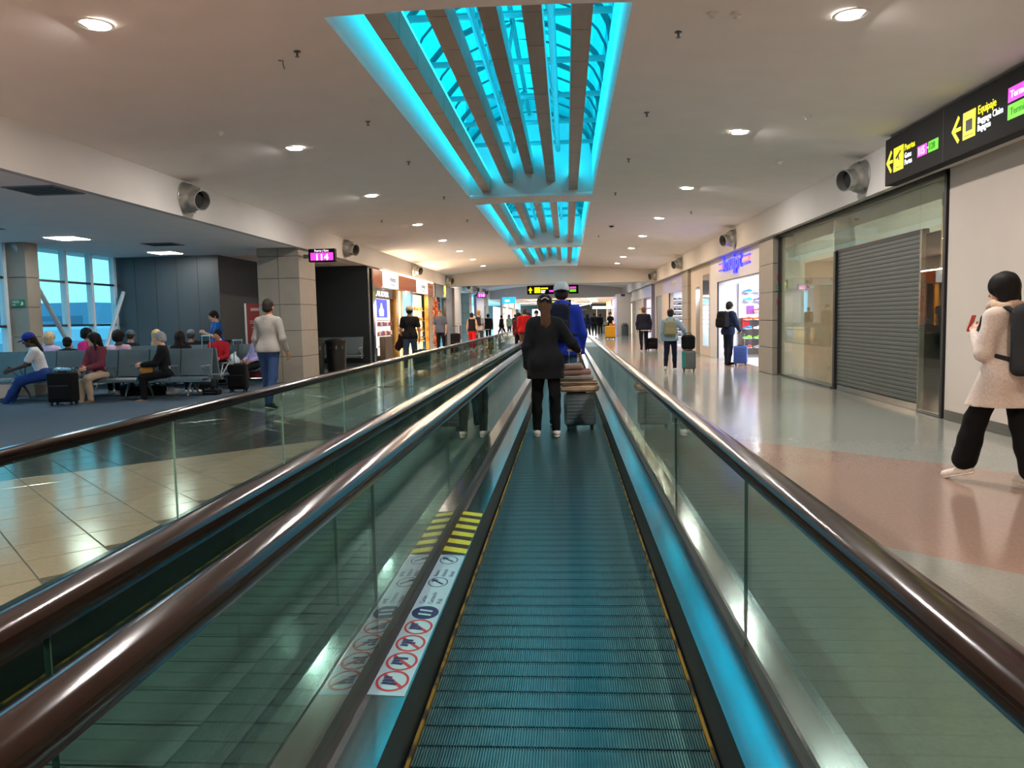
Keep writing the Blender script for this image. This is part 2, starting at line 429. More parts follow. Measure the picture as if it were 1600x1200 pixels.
tag(boxes('wall_back', M_CREAM, None, (-12.4, 8.8, Y0 - 0.2, Y0, -0.1, 6)), 'plain wall behind the viewer', None, None, 'structure')
# lounge ceiling
lc = boxes('ceiling_lounge', M_CEIL, None, (-12.3, XL - 0.12, Y0, 25.2, Z_F + 0.02, Z_F + 0.12))
tag(lc, 'low off-white ceiling of the gate lounge', None, None, 'structure')
# right-hand soffit behind the fascia
tag(boxes('ceiling_soffit', M_CEIL, None, (XR + 0.12, 5.3, Y0, 64, 3.19, 3.24)), 'narrow soffit above the shopfronts on the right', None, None, 'structure')
# closing sheets so no daylight slips in above the shops
tag(boxes('ceiling_shop_roof', M_CEIL, None, (5.3, 9.0, Y0, 110, 3.3, 3.4)), 'roof slab over the right-hand shops', None, None, 'structure')
tag(boxes('ceiling_left_roof', M_CEIL, None, (-12.3, XL - 0.12, 25.2, 110, 3.3, 3.4)), 'roof slab over the left-hand shops', None, None, 'structure')
tag(boxes('wall_right_outer', M_CREAM, None, (8.6, 8.8, Y0, 110, -0.1, 3.4)), 'rear wall of the right-hand shops', None, None, 'structure')

# ------------------------------------------------------------------ right-hand wall line
WX = 4.86
wr = boxes('wall_right', M_CREAM, None, (WX, WX + 0.2, Y0, 10.33, 0, 3.2))
tag(wr, 'plain cream wall on the right beside the shuttered shop', None, None, 'structure')
bb = boxes('baseboard_right', M_STEEL_D, None, (WX - 0.012, WX, Y0, 10.30, 0, 0.12))
tag(bb, 'grey skirting along the cream wall', None, None, 'structure')

# ------------------------------------------------------------------ lounge walls and windows
dw = tag(MB().build('wall_lounge', None) if False else boxes('wall_lounge', M_DARKW, None, (-11.66, -8.9, 19.5, 19.7, 0, Z_F + 0.05)), 'dark slate wall at the end of the gate lounge', None, None, 'structure')
for k in range(1, 6):
    boxes('wall_joint', M_JOINT, dw, (-11.7 + k * 0.56 - 0.004, -11.7 + k * 0.56 + 0.004, 19.494, 19.5, 0, Z_F))
tag(boxes('wall_lounge_return', M_DARKW, None, (-9.1, -8.9, 19.7, 24.5, 0, Z_F + 0.05)), 'dark return wall of the seating recess', None, None, 'structure')
M_BLACKW = mat('near_black_wall_panel', '1d2326', 0.4, var=0.08, scale=3)
tag(boxes('wall_recess', M_BLACKW, None, (-9.1, -6.3, 24.5, 24.7, 0, Z_F + 0.05)), 'near-black wall between the panelled column and the perfume shop', None, None, 'structure')
boxes('recess_skirting', M_STEEL, bpy.data.objects['wall_recess'], (-8.9, -6.3, 24.485, 24.5, 0, 0.09))
tag(boxes('wall_lounge_sill', M_PAINT, None, (-11.75, -11.6, Y0, 19.5, 0, 0.45)), 'low white sill wall under the lounge windows', None, None, 'structure')
wn = struct('window_5', 'tall glazed wall of the gate lounge with white mullions', (-11.62, 6, 0.45))
ys = [19.35 - 0.99 * k for k in range(28)]
zs = [0.45, 1.47, 2.48, Z_F + 0.03]
M_MULL = mat('white_mullion', 'cfd9de', 0.45, var=0.03)
for k, y in enumerate(ys):
    boxes('mullion', M_MULL, wn, (-0.09, 0.05, y - 6 - 0.045, y - 6 + 0.045, 0, Z_F - 0.42))
for z in zs[1:3]:
    boxes('transom', M_STEEL_D, wn, (-0.04, 0.03, Y0 - 6, 13.5, z - 0.45 - 0.025, z - 0.45 + 0.025))
for k in range(len(ys) - 1):
    for q in range(3):
        boxes('pane', M_GLASS_WIN, wn, (-0.004, 0.004, ys[k + 1] - 6 + 0.045, ys[k] - 6 - 0.045, zs[q] - 0.45 + 0.02, zs[q + 1] - 0.45 - 0.02))
for (ya, za, yb, zb, lab) in ((15.4, 3.15, 17.3, 0.6, 'slanting steel strut leaning across the window beside the panelled pier'), (19.3, 2.3, 18.2, 0.6, 'short slanting steel strut where the window meets the slate wall')):
    o = MB().tube([(-11.35, ya, za), (-11.35, yb, zb)], 0.05, 10).build('window_strut', mat('grey_strut_paint', 'a9b3ba', 0.4), None, smooth=True)
    tag(o, lab, 'strut')

def clad_column(x0, x1, y0, y1, z1, rows, label, vsplit=True):
    t = thing('clad_column', label, 'column', ((x0 + x1) / 2, (y0 + y1) / 2, 0), 0, 'panelled columns')
    hx, hy = (x1 - x0) / 2, (y1 - y0) / 2; g = 0.006; p = 0.02
    boxes('core', M_JOINT, t, (-hx + p, hx - p, -hy + p, hy - p, 0, z1))
    zz = [0] + rows + [z1]
    for k in range(len(zz) - 1):
        za, zb = zz[k] + g, zz[k + 1] - g
        halves = ((-hx, -g), (g, hx)) if vsplit else ((-hx, hx),)
        for (xa, xb) in halves:
            for s in (-1, 1):
                boxes('cladding_panel', M_COLUMN, t, (xa, xb, min(s * hy, s * (hy - p)), max(s * hy, s * (hy - p)), za, zb))
        for s in (-1, 1):
            boxes('cladding_panel', M_COLUMN, t, (min(s * hx, s * (hx - p)), max(s * hx, s * (hx - p)), -hy + p + 0.002, hy - p - 0.002, za, zb))
    return t
clad_column(-7.31, -6.3, 18.1, 19.3, Z_F + 0.02, [0.62, 1.24, 1.86, 2.48, 3.0], 'taupe panelled column below the pink gate sign')
lcol = clad_column(-11.58, -11.16, 15.45, 15.85, Z_F + 0.02, [0.62, 1.24, 1.86, 2.48], 'taupe panelled pier against the lounge window at the left edge', False)
# ------------------------------------------------------------------ moving walkways
WY0, WY1 = -1.5, 44.0
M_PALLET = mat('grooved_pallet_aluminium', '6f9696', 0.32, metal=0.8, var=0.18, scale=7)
M_PALLET_D = mat('pallet_body', '1b2426', 0.7)
def worn_yellow():
    m = mat('worn_yellow_edge', 'a58a1c', 0.6, var=0.5, scale=9)
    r = [n for n in m.node_tree.nodes if n.type == 'VALTORGB'][0]
    r.color_ramp.elements[0].color = (*lin('2c2c1c'), 1); r.color_ramp.elements[0].position = 0.42
    r.color_ramp.elements[1].color = (*lin('8c7a22'), 1); r.color_ramp.elements[1].position = 0.52
    return m
M_EDGE = worn_yellow()
PITCH, NCL = 0.125, 104
BZ = 0.015
def pallet_mesh(wd):
    mb = MB(); p = wd / NCL; y0, y1 = 0.006, PITCH - 0.006; x = -wd / 2
    pts = []
    for k in range(NCL):
        x0 = x + k * p
        pts += [(x0, -0.008), (x0 + p * 0.35, -0.008), (x0 + p * 0.40, 0.0), (x0 + p * 0.95, 0.0)]
    pts.append((x + wd, -0.008))
    mb.v += [(a, y0, b) for a, b in pts] + [(a, y1, b) for a, b in pts]; n = len(pts)
    mb.f += [(i, i + 1, n + i + 1, n + i) for i in range(n - 1)]
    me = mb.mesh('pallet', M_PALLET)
    return me
def walkway(name, label, xb0, xb1, xg0, xg1, outer, pieces):
    """xb: belt edges, xg: glass planes, outer: which sides carry an outer deck down to the floor"""
    t = thing(name, label, 'moving walkway', ((xb0 + xb1) / 2, 0, 0)); cx = (xb0 + xb1) / 2
    wd = xb1 - xb0 - 0.05
    if pieces:
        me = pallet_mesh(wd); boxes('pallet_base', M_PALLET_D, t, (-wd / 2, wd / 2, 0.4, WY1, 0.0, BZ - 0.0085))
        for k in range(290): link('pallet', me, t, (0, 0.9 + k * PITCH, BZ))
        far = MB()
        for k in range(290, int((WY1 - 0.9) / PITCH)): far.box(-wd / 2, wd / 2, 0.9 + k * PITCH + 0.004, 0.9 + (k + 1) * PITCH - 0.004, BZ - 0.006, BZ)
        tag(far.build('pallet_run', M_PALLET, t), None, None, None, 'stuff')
    else:
        far = MB()
        for k in range(0, int((WY1 - WY0) / 0.25)): far.box(-wd / 2, wd / 2, WY0 + k * 0.25 + 0.005, WY0 + (k + 1) * 0.25 - 0.005, BZ - 0.01, BZ)
        tag(far.build('pallet_run', mat('dark_pallet_metal', '3a4244', 0.5, metal=0.3, var=0.15, scale=7), t), None, None, None, 'stuff')
    for (xb, xg, s, od) in ((xb0 - cx, xg0 - cx, -1, outer[0]), (xb1 - cx, xg1 - cx, 1, outer[1])):
        def bx(nm, m, xa, xc, z0, z1, y0=WY0, y1=WY1): return boxes(nm, m, t, (min(xa, xc), max(xa, xc), y0, y1, z0, z1))
        bx('edge_line', M_EDGE, xb - s * 0.012, xb - s * 0.022, BZ - 0.012, BZ + 0.004)
        bx('skirt', M_SKIRT, xb, xb + s * 0.02, 0.0, 0.188)
        # sloping inner deck in plates
        for k in range(14):
            ya, yb = WY0 + k * 3.25, WY0 + (k + 1) * 3.25 - 0.004
            mb = MB().prism([(xb, 0.19), (xg - s * 0.02, 0.219 if s > 0 else 0.196), (xg - s * 0.02, 0.185), (xb + s * 0.02, 0.165)], 'y', ya, min(yb, WY1))
            mb.build('deck_plate', M_STEEL, t)
        bx('glass_clamp', M_BLACKM, xg - s * 0.022, xg + s * 0.022, 0.19, 0.24)
        k = 0; y = 0.95 - 1.73 * 2 if not pieces else 0.95 - 1.73
        y = {(-1, True): 0.91, (1, True): 0.95, (-1, False): 0.87, (1, False): 1.3}[(s, pieces)] - 1.73 * 2
        while y < WY1 - 0.5:
            ya, yb = max(y + 0.003, WY0), min(y + 1.727, WY1 - 0.3)
            if yb - ya > 0.1:
                boxes('glass_panel', M_GLASS_BAL, t, (xg - 0.006, xg + 0.006, ya, yb, 0.23, 0.862))
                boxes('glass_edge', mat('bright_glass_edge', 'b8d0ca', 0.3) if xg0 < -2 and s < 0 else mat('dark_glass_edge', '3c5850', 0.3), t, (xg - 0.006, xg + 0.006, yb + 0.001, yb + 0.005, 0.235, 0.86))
            y += 1.73
        bx('rail_guide', M_STEEL, xg - 0.014, xg + 0.014, 0.85, 0.876)
        HZ = 0.885
        prof = [(0.050, -0.006), (0.053, 0.010), (0.050, 0.022), (0.040, 0.029), (0.020, 0.032), (-0.020, 0.032), (-0.040, 0.029), (-0.050, 0.022), (-0.053, 0.010), (-0.050, -0.006), (-0.042, -0.020), (-0.026, -0.024), (-0.022, -0.010), (0.022, -0.010), (0.026, -0.024), (0.042, -0.020)]
        hr = MB().prism([(xg + a, HZ + b) for a, b in prof], 'y', WY0, WY1)
        hr.tube([(xg, WY1 + 0.235 * math.sin(a), HZ - 0.22 + 0.235 * math.cos(a)) for a in [PI * q / 10 for q in range(11)]], 0.035, 8)
        hr.build('handrail', M_RUBBER, t, smooth=True)
        if od:
            bx('outer_deck', M_STEEL, xg + s * 0.022, xg + s * od, 0.195, 0.212)
            if od > 0.14: bx('outer_cladding', M_STEEL, xg + s * (od - 0.015), xg + s * od, 0.0, 0.195)
        bx('inner_body', M_BLACKM, xb + s * 0.02, xg + s * 0.02, 0.0, 0.17)
    return t
wk1 = walkway('moving_walkway', 'moving walkway carrying the couple, with blue-lit grooved pallets and yellow edge lines', -0.535, 0.46, -0.69, 0.61, (0.125, 0.16), True)
wk2 = walkway('moving_walkway', 'parallel moving walkway on the left nearer the gate lounge', -2.13, -1.13, -2.30, -0.95, (0.16, 0.125), False)

# stickers on the sloping deck of the near walkway
def deck_pt(u, y, lift=0.0015):
    """u 0..1 up the left inner deck slope"""
    a, b = Vector((-0.535, 0, 0.19)), Vector((-0.67, 0, 0.196))
    p = a.lerp(b, u); n = Vector((0.006, 0, 0.135)).normalized()
    return Vector((p.x, y, p.z)) + n * lift
st = thing('safety_sticker', 'pale blue pictogram sticker with red prohibition rings on the walkway deck', 'sticker', tuple(deck_pt(0.5, 3.1, 0)))
stl = st.location.copy()
DM = Matrix((Vector((0, 1, 0)), Vector((-0.135, 0, 0.006)).normalized(), Vector((0.006, 0, 0.135)).normalized())).transposed().to_4x4()
def deck_flat(name, m, poly, parent, lift, thick=0.0008):
    """polygon given as (y, u) with u in metres up the slope"""
    mb = MB(); W = 0.1361*1.0
    top = [deck_pt(u / W, y, lift + thick) - parent.location for y, u in poly]; bot = [deck_pt(u / W, y, lift) - parent.location for y, u in poly]
    n = len(poly)
    mb.add(top + bot, [tuple(range(n)), tuple(range(n, 2 * n))[::-1]] + [(i, (i + 1) % n, n + (i + 1) % n, n + i) for i in range(n)])
    return mb.build(name, m, parent)
M_STK = mat('pale_blue_sticker', 'a9d3ee', 0.35, var=0.06, scale=14)
M_STKR = mat('sticker_red_print', 'b03a44', 0.5)
M_STKB = mat('sticker_navy_print', '1d2f66', 0.5)
deck_flat('sticker_sheet', M_STK, [(2.38, 0.006), (3.87, 0.006), (3.87, 0.13), (2.38, 0.13)], st, 0.0006)
def ring(name, m, yc, uc, ry, ru, wdt, parent, lift):
    mb = MB(); W = 0.1361*1.0; n = 28
    for k in range(n):
        a = 2 * PI * k / n
        for q in (1.0, 1.0 - wdt): mb.v.append(tuple(deck_pt((uc + ru * q * math.sin(a)) / W, yc + ry * q * math.cos(a), lift) - parent.location))
    mb.f += [(2 * k, 2 * ((k + 1) % n), 2 * ((k + 1) % n) + 1, 2 * k + 1) for k in range(n)]
    return mb.build(name, m, parent)
for k, yc in enumerate((2.48, 2.63, 2.785, 2.94)):
    ring('prohibition_ring', M_STKR, yc, 0.068, 0.075, 0.056, 0.16, st, 0.0022)
    deck_flat('prohibition_bar', M_STKR, [(yc - 0.055, 0.027), (yc - 0.04, 0.022), (yc + 0.055, 0.107), (yc + 0.04, 0.112)], st, 0.0016)
    for q in range(3):
        deck_flat('pictogram_stroke', M_STKB, [(yc - 0.03 + q * 0.022, 0.05 + 0.012 * ((k + q) % 3)), (yc - 0.014 + q * 0.022, 0.05 + 0.012 * ((k + q) % 3)), (yc - 0.008 + q * 0.02, 0.098), (yc - 0.024 + q * 0.02, 0.104)], st, 0.0017)
ring('command_disc', M_STKB, 3.09, 0.068, 0.072, 0.056, 0.97, st, 0.0016)
for q in (-0.02, 0.022):
    deck_flat('pictogram_stroke', M_STK, [(3.075 + q, 0.04), (3.09 + q, 0.04), (3.10 + q, 0.095), (3.085 + q, 0.095)], st, 0.0020)
for yc in (3.46, 3.79):
    ring('command_ring', M_STKB, yc, 0.076, 0.066, 0.046, 0.12, st, 0.0016)
    deck_flat('arrow_shaft', M_STKB, [(yc - 0.03, 0.053), (yc - 0.02, 0.046), (yc + 0.034, 0.100), (yc + 0.022, 0.106)], st, 0.0016)
    deck_flat('arrow_head', M_STKB, [(yc + 0.04, 0.110), (yc + 0.0, 0.106), (yc + 0.03, 0.076)], st, 0.0017)
for k, (yy, ws) in enumerate(((3.19, ('Camine', 'Caminando', 'Walk')), (3.54, ('Avance', 'Adelante', 'Ahead')))):
    for q, wtxt in enumerate(ws):
        Mx = DM.copy(); Mx.translation = deck_pt((0.092 - 0.036 * q) / 0.1361*1.0, yy, 0.0016) - stl
        text('lettering', wtxt, 0.030, M_STKB, st, Mx, 0.0006)
sp_ = thing('hazard_sticker', 'yellow and black striped hazard sticker on the walkway deck', 'sticker', tuple(deck_pt(0.5, 4.4, 0)))
M_HAZ = mat('hazard_yellow', 'c9d22c', 0.45, var=0.08); M_HAZB = mat('hazard_black', '2a2620', 0.5)
deck_flat('sticker_sheet', M_HAZB, [(3.90, 0.004), (4.78, 0.004), (4.78, 0.132), (3.90, 0.132)], sp_, 0.0006)
for k in range(6):
    y = 3.905 + k * 0.15
    deck_flat('yellow_stripe', M_HAZ, [(y + 0.0, 0.004), (y + 0.078, 0.004), (y + 0.118, 0.132), (y + 0.04, 0.132)], sp_, 0.0016)
# hazard stickers on the outer deck of the left walkway
h2 = thing('hazard_sticker', 'striped hazard sticker on the left walkway deck seen through the glass', 'sticker', (-2.2, 6.6, 0.2045))
for k in range(6):
    y = -0.3 + k * 0.13
    MB().add([(0.06, y, -0.0125), (0.06, y + 0.07, -0.0125), (-0.07, y + 0.10, -0.0075), (-0.07, y + 0.03, -0.0075)], [(0, 1, 2, 3)]).build('yellow_stripe', M_HAZ, h2)
fh = thing('floor_hazard_mark', 'striped hazard mark on the floor beside the left walkway', 'sticker', (-3.0, 13.6, 0.001))
for k in range(6):
    MB().add([(k * 0.1, 0, 0), (k * 0.1 + 0.05, 0, 0), (k * 0.1 + 0.12, 0.5, 0), (k * 0.1 + 0.07, 0.5, 0)], [(0, 1, 2, 3)]).build('stripe', M_HAZ if k % 2 else M_HAZB, fh)

# ------------------------------------------------------------------ ceiling fittings
M_RING = mat('white_lamp_ring', 'e8e6e0', 0.4, var=0.02)
def downlight(x, y, label, power=P_DOWN, col=LAMP, z=None, sz=0.125):
    z = zc(x) if z is None else z
    t = thing('downlight', label, 'ceiling light', (x, y, z), 0, 'recessed round downlights')
    MB().lathe([(sz, -0.004), (sz + 0.03, -0.004), (sz + 0.03, -0.016), (sz + 0.004, -0.012), (sz, -0.004)], 28, cap=False).build('trim_ring', M_RING, t, smooth=True)
    MB().lathe([(0.001, -0.008), (sz, -0.008), (sz, -0.003), (0.001, -0.003)], 28).build('diffuser', M_LAMP, t)
    if power: area_light('lamp', t, (0, 0, -0.02), power, 2 * sz, col)
    return t
side = {0: 'left', 1: 'right'}
nth = ['nearest', 'second', 'third', 'fourth', 'fifth', 'sixth', 'seventh', 'eighth']
for s, x in ((0, -4.0), (1, 2.52)):
    for k in range(8):
        y = [6.62, 11.5, 16.0, 21.0, 25.3, 29.3, 33.5, 37.6][k]
        if s: y = [7.2, 11.5, 16.3, 21.1, 25.6, 30.0, 34.2, 38.2][k]
        downlight(x, y, '%s round downlight of the row on the %s side of the ceiling' % (nth[k], side[s]), col=LAMP if y < 20 else (1.0, 0.74, 0.52))
    for k in range(2):   # the row goes on behind the viewer
        downlight(x, 2.0 - 4.6 * k, '%s round downlight on the %s behind the viewer' % (nth[k], side[s]), power=P_DOWN * (2.6 if s == 0 else 1.0), col=(1.0, 0.76, 0.60))
for k, (x, y) in enumerate(((-4.6, 43.5), (2.0, 43.8), (-3.0, 50), (2.4, 50), (-3.0, 57), (2.4, 57))):
    downlight(x, y, 'round downlight beyond the bulkhead, %s %s' % (nth[k // 2], 'left' if k % 2 == 0 else 'right'), power=40)

def panel_light(x, y, label):
    t = thing('panel_light', label, 'ceiling light', (x, y, Z_F + 0.02), 0, 'square lounge panel lights')
    boxes('frame', M_RING, t, (-0.33, 0.33, -0.33, 0.33, -0.02, 0.0)); boxes('diffuser', M_LAMP, t, (-0.29, 0.29, -0.29, 0.29, -0.026, -0.02))
    area_light('lamp', t, (0, 0, -0.04), 4, 0.56, (0.86, 0.96, 1.0), shape='SQUARE')
panel_light(-9.85, 14.9, 'square panel light in the lounge ceiling nearest the window pier')
panel_light(-9.7, 18.4, 'square panel light in the lounge ceiling by the slate wall')
panel_light(-9.8, 8.0, 'square panel light in the near lounge ceiling')
panel_light(-9.8, 2.0, 'square panel light in the lounge ceiling behind the viewer')
M_VENT = mat('grey_vent', '6f7376', 0.6)
for (x, y, w, d, lab) in ((-6.75, 9.8, 0.34, 0.34, 'grey square ceiling vent near the lounge fascia'), (-8.8, 16.6, 0.35, 0.30, 'dark grey ceiling vent above the seats'), (-10.3, 13.2, 0.3, 0.2, 'small ceiling vent by the window pier')):
    t = thing('ceiling_vent', lab, 'vent', (x, y, Z_F + 0.02))
    boxes('frame', M_VENT, t, (-w, w, -d, d, -0.012, 0.0))
    for k in range(5): boxes('slat', M_BLACKM, t, (-w + 0.04, w - 0.04, -d + 0.06 + k * (2 * d - 0.12) / 5, -d + 0.06 + (k + 0.5) * (2 * d - 0.12) / 5, -0.018, -0.012))

def sprinkler(x, y, label):
    t = thing('sprinkler', label, 'sprinkler', (x, y, zc(x)), 0, 'ceiling sprinklers')
    MB().lathe([(0.035, 0.0), (0.035, -0.008), (0.012, -0.012), (0.010, -0.05), (0.022, -0.052), (0.022, -0.056), (0.001, -0.056)], 12).build('head', M_STEEL_D, t, smooth=True)
for (x, y, l) in ((-2.62, 7.75, 'sprinkler left of the nearest roof light, nearest'), (-2.62, 10.5, 'second sprinkler left of the nearest roof light'), (-2.62, 13.2, 'third sprinkler left of the nearest roof light'), (1.1, 7.7, 'nearest sprinkler right of the nearest roof light'), (1.1, 10.6, 'second sprinkler right of the nearest roof light'), (1.1, 13.6, 'third sprinkler right of the nearest roof light'), (3.1, 19.6, 'sprinkler between the right downlights'), (-4.6, 19.5, 'sprinkler between the left downlights'), (-2.62, 17, 'sprinkler left of the gap between roof lights'), (1.1, 17.2, 'sprinkler right of the gap between roof lights'), (-2.62, 21, 'sprinkler left of the middle roof light'), (1.1, 26, 'sprinkler right of the middle roof light')):
    sprinkler(x, y, l)
def detector(x, y, label, m=M_RING, r=0.055):
    t = thing('smoke_detector', label, 'detector', (x, y, zc(x)), 0, 'smoke detectors')
    MB().lathe([(r, 0), (r, -0.018), (r * 0.75, -0.03), (r * 0.55, -0.032), (r * 0.5, -0.05), (0.001, -0.052)], 18).build('housing', m, t, smooth=True)
    MB().lathe([(r * 1.15, 0.0), (r * 1.15, -0.006), (r, -0.006)], 18, cap=False).build('base_ring', M_RING, t)
detector(-4.55, 10.2, 'white smoke detector by the left fascia nozzle'); detector(3.15, 10.5, 'beige smoke detector near the hanging wayfinding sign'); detector(1.35, 7.25, 'white smoke detector beside the nearest roof light')
detector(1.55, 7.25, 'pale round cover beside the nearest roof light'); detector(3.55, 13.3, 'flat white detector above the right air nozzle')
detector(1.36, 23.2, 'black dome camera on the ceiling right of the middle roof light', M_BLACK, 0.08)
t = thing('ceiling_wire', 'loose wire hanging from a hole in the ceiling', 'wire', (-2.87, 7.95, zc(-2.87)))
MB().lathe([(0.018, 0), (0.018, -0.004), (0.001, -0.004)], 10).build('hole_cover', M_STEEL_D, t); MB().tube([(0.03, 0, 0), (0.035, -0.01, -0.05), (0.045, 0.0, -0.09)], 0.004, 6).build('wire', M_BLACK, t)

def nozzle(x, y, z, s, label):
    """air jet nozzle: dome flange on the fascia with a stubby throat, s = direction into the hall"""
    t = thing('air_nozzle', label, 'air nozzle', (x, y, z), 0, 'fascia air nozzles')
    ax = Vector((s, -0.42, -0.22)).normalized(); q = Vector((0, 0, 1)).rotation_difference(ax).to_matrix()
    base = Matrix.Rotation(s * PI / 2, 3, 'Y')
    MB().lathe([(0.255, 0.0), (0.26, 0.012), (0.25, 0.02), (0.235, 0.022)], 28, M=base, cap=False).build('flange', M_GALV, t, smooth=True)
    o = (s * 0.03, 0, 0)
    MB().lathe([(0.24, 0.0), (0.237, 0.06), (0.218, 0.12), (0.19, 0.165), (0.165, 0.19), (0.158, 0.205)], 28, c=o, M=q, cap=False).build('dome', M_GALV, t, smooth=True)
    MB().lathe([(0.157, 0.20), (0.158, 0.34), (0.166, 0.345), (0.166, 0.355), (0.150, 0.355), (0.148, 0.21)], 28, c=o, M=q, cap=False).build('throat', M_GALV, t, smooth=True)
    MB().lathe([(0.148, 0.215), (0.001, 0.215)], 28, c=o, M=q, cap=False).build('throat_back', M_INSIDE, t)
    for k in range(3):
        a = 2 * PI * k / 3; p = q @ Vector((0.235 * math.cos(a), 0.235 * math.sin(a), 0.105)) + Vector(o)
        MB().lathe([(0.010, -0.005), (0.010, 0.008), (0.001, 0.010)], 8, c=p, M=q).build('rivet', M_STEEL_D, t)
for k, y in enumerate((12.5, 21.7, 31.4, 40.2)):
    nozzle(XL, y, 3.49, 1, '%s air nozzle on the left fascia' % nth[k]); nozzle(XR, y, 3.47, -1, '%s air nozzle on the right fascia' % nth[k])
for k, y in enumerate((47, 52, 58)):
    nozzle(XL, y, 3.47, 1, '%s air nozzle on the left fascia beyond the bulkhead' % nth[k])

# ------------------------------------------------------------------ overhead wayfinding sign on the right
sg = thing('wayfinding_sign', 'long black illuminated sign for gates and baggage claim on the right fascia', 'sign', (4.51, 8.6, 3.44))
fx = 4.42
boxes('sign_case', M_SIGNBLK, sg, (-0.09, 0.07, -2.6, 2.64, -0.32, 0.30), bevel=0.006)
boxes('case_seam', M_BLACKM, sg, (-0.0915, -0.0895, 0.98, 0.99, -0.32, 0.30))
def sface(name, m, pts, d=0.004, off=0.0):
    """polygon on the sign face given in world (y, z)"""
    return MB().prism([(y - 8.6, z - 3.44) for y, z in pts], 'x', -0.09 - d - off, -0.09 - off).build(name, m, sg)
def rect(ya, yb, za, zb): return [(ya, za), (yb, za), (yb, zb), (ya, zb)]
def SM(y, z): return frame_mat((-0.094, y - 8.6, z - 3.44), (0, -1, 0), (0, 0, 1))
def arrow_bar(p0, p1, w, off):
    (ya, za), (yb, zb) = p0, p1; L_ = math.hypot(yb - ya, zb - za); ny, nz = -(zb - za) / L_ * w, (yb - ya) / L_ * w
    sface('arrow_bar', M_YEL, [(ya + ny, za + nz), (yb + ny, zb + nz), (yb - ny, zb - nz), (ya - ny, za - nz)], 0.004, off)
for (yt, zt_) in ((11.17, 3.415), (9.36, 3.415)):
    arrow_bar((yt, zt_ - 0.012), (yt - 0.14, zt_ + 0.135), 0.022, 0.0); arrow_bar((yt, zt_ + 0.012), (yt - 0.14, zt_ - 0.135), 0.022, 0.0005); arrow_bar((yt - 0.02, zt_), (yt - 0.185, zt_), 0.020, 0.001)
sface('gate_icon', M_YEL, rect(10.955, 10.655, 3.26, 3.57))
M_ICON = mat('icon_black', '15150f', 0.5)
sface('icon_plane', M_ICON, [(10.90, 3.44), (10.86, 3.41), (10.72, 3.50), (10.74, 3.52)], 0.002, 0.004)
sface('icon_plane', M_ICON, [(10.83, 3.47), (10.79, 3.45), (10.77, 3.39), (10.80, 3.39)], 0.002, 0.0041)
sface('icon_bar', M_ICON, rect(10.88, 10.74, 3.30, 3.31), 0.002, 0.004)
text('lettering', 'Puertas', 0.115, M_YEL, sg, SM(10.615, 3.475), sx=0.86)
text('lettering', 'Gates', 0.10, M_WHT, sg, SM(10.615, 3.375), sx=0.85)
text('lettering', 'Portas', 0.10, M_WHT, sg, SM(10.615, 3.29), sx=0.85)
sface('gate_range', M_MAG, rect(10.245, 9.985, 3.31, 3.44)); text('lettering', '115', 0.13, M_WHT, sg, SM(10.22, 3.33) @ Matrix.Translation((0, 0, 0.004)), sx=0.95)
sface('range_dash', M_WHT, rect(9.98, 9.955, 3.37, 3.385)); sface('gate_range', M_GRN, rect(9.95, 9.70, 3.31, 3.44)); text('lettering', '128', 0.12, mat('dark_green_print', '2f8a10', 0.5), sg, SM(9.93, 3.335) @ Matrix.Translation((0, 0, 0.004)), sx=0.9)
sface('baggage_icon', M_YEL, rect(9.125, 8.865, 3.27, 3.56)); sface('icon_case', M_ICON, rect(9.06, 8.925, 3.35, 3.47), 0.002, 0.004)
sface('icon_bar', M_ICON, rect(9.09, 8.90, 3.30, 3.308), 0.002, 0.004)
text('lettering', 'Equipaje', 0.125, M_YEL, sg, SM(8.815, 3.475), sx=0.86)
text('lettering', 'Baggage Claim', 0.098, M_WHT, sg, SM(8.815, 3.375), sx=0.86)
text('lettering', 'Bagagem', 0.098, M_WHT, sg, SM(8.815, 3.295), sx=0.76)
sface('terminal_tab', M_MAG, rect(8.245, 7.50, 3.44, 3.58)); text('lettering', 'Terminal 1', 0.10, M_WHT, sg, SM(8.20, 3.475) @ Matrix.Translation((0, 0, 0.004)), sx=1.0)
sface('terminal_tab', M_GRN, rect(8.245, 7.50, 3.27, 3.415)); text('lettering', 'Terminal 2', 0.10, MATS['dark_green_print'], sg, SM(8.20, 3.31) @ Matrix.Translation((0, 0, 0.004)), sx=1.0)

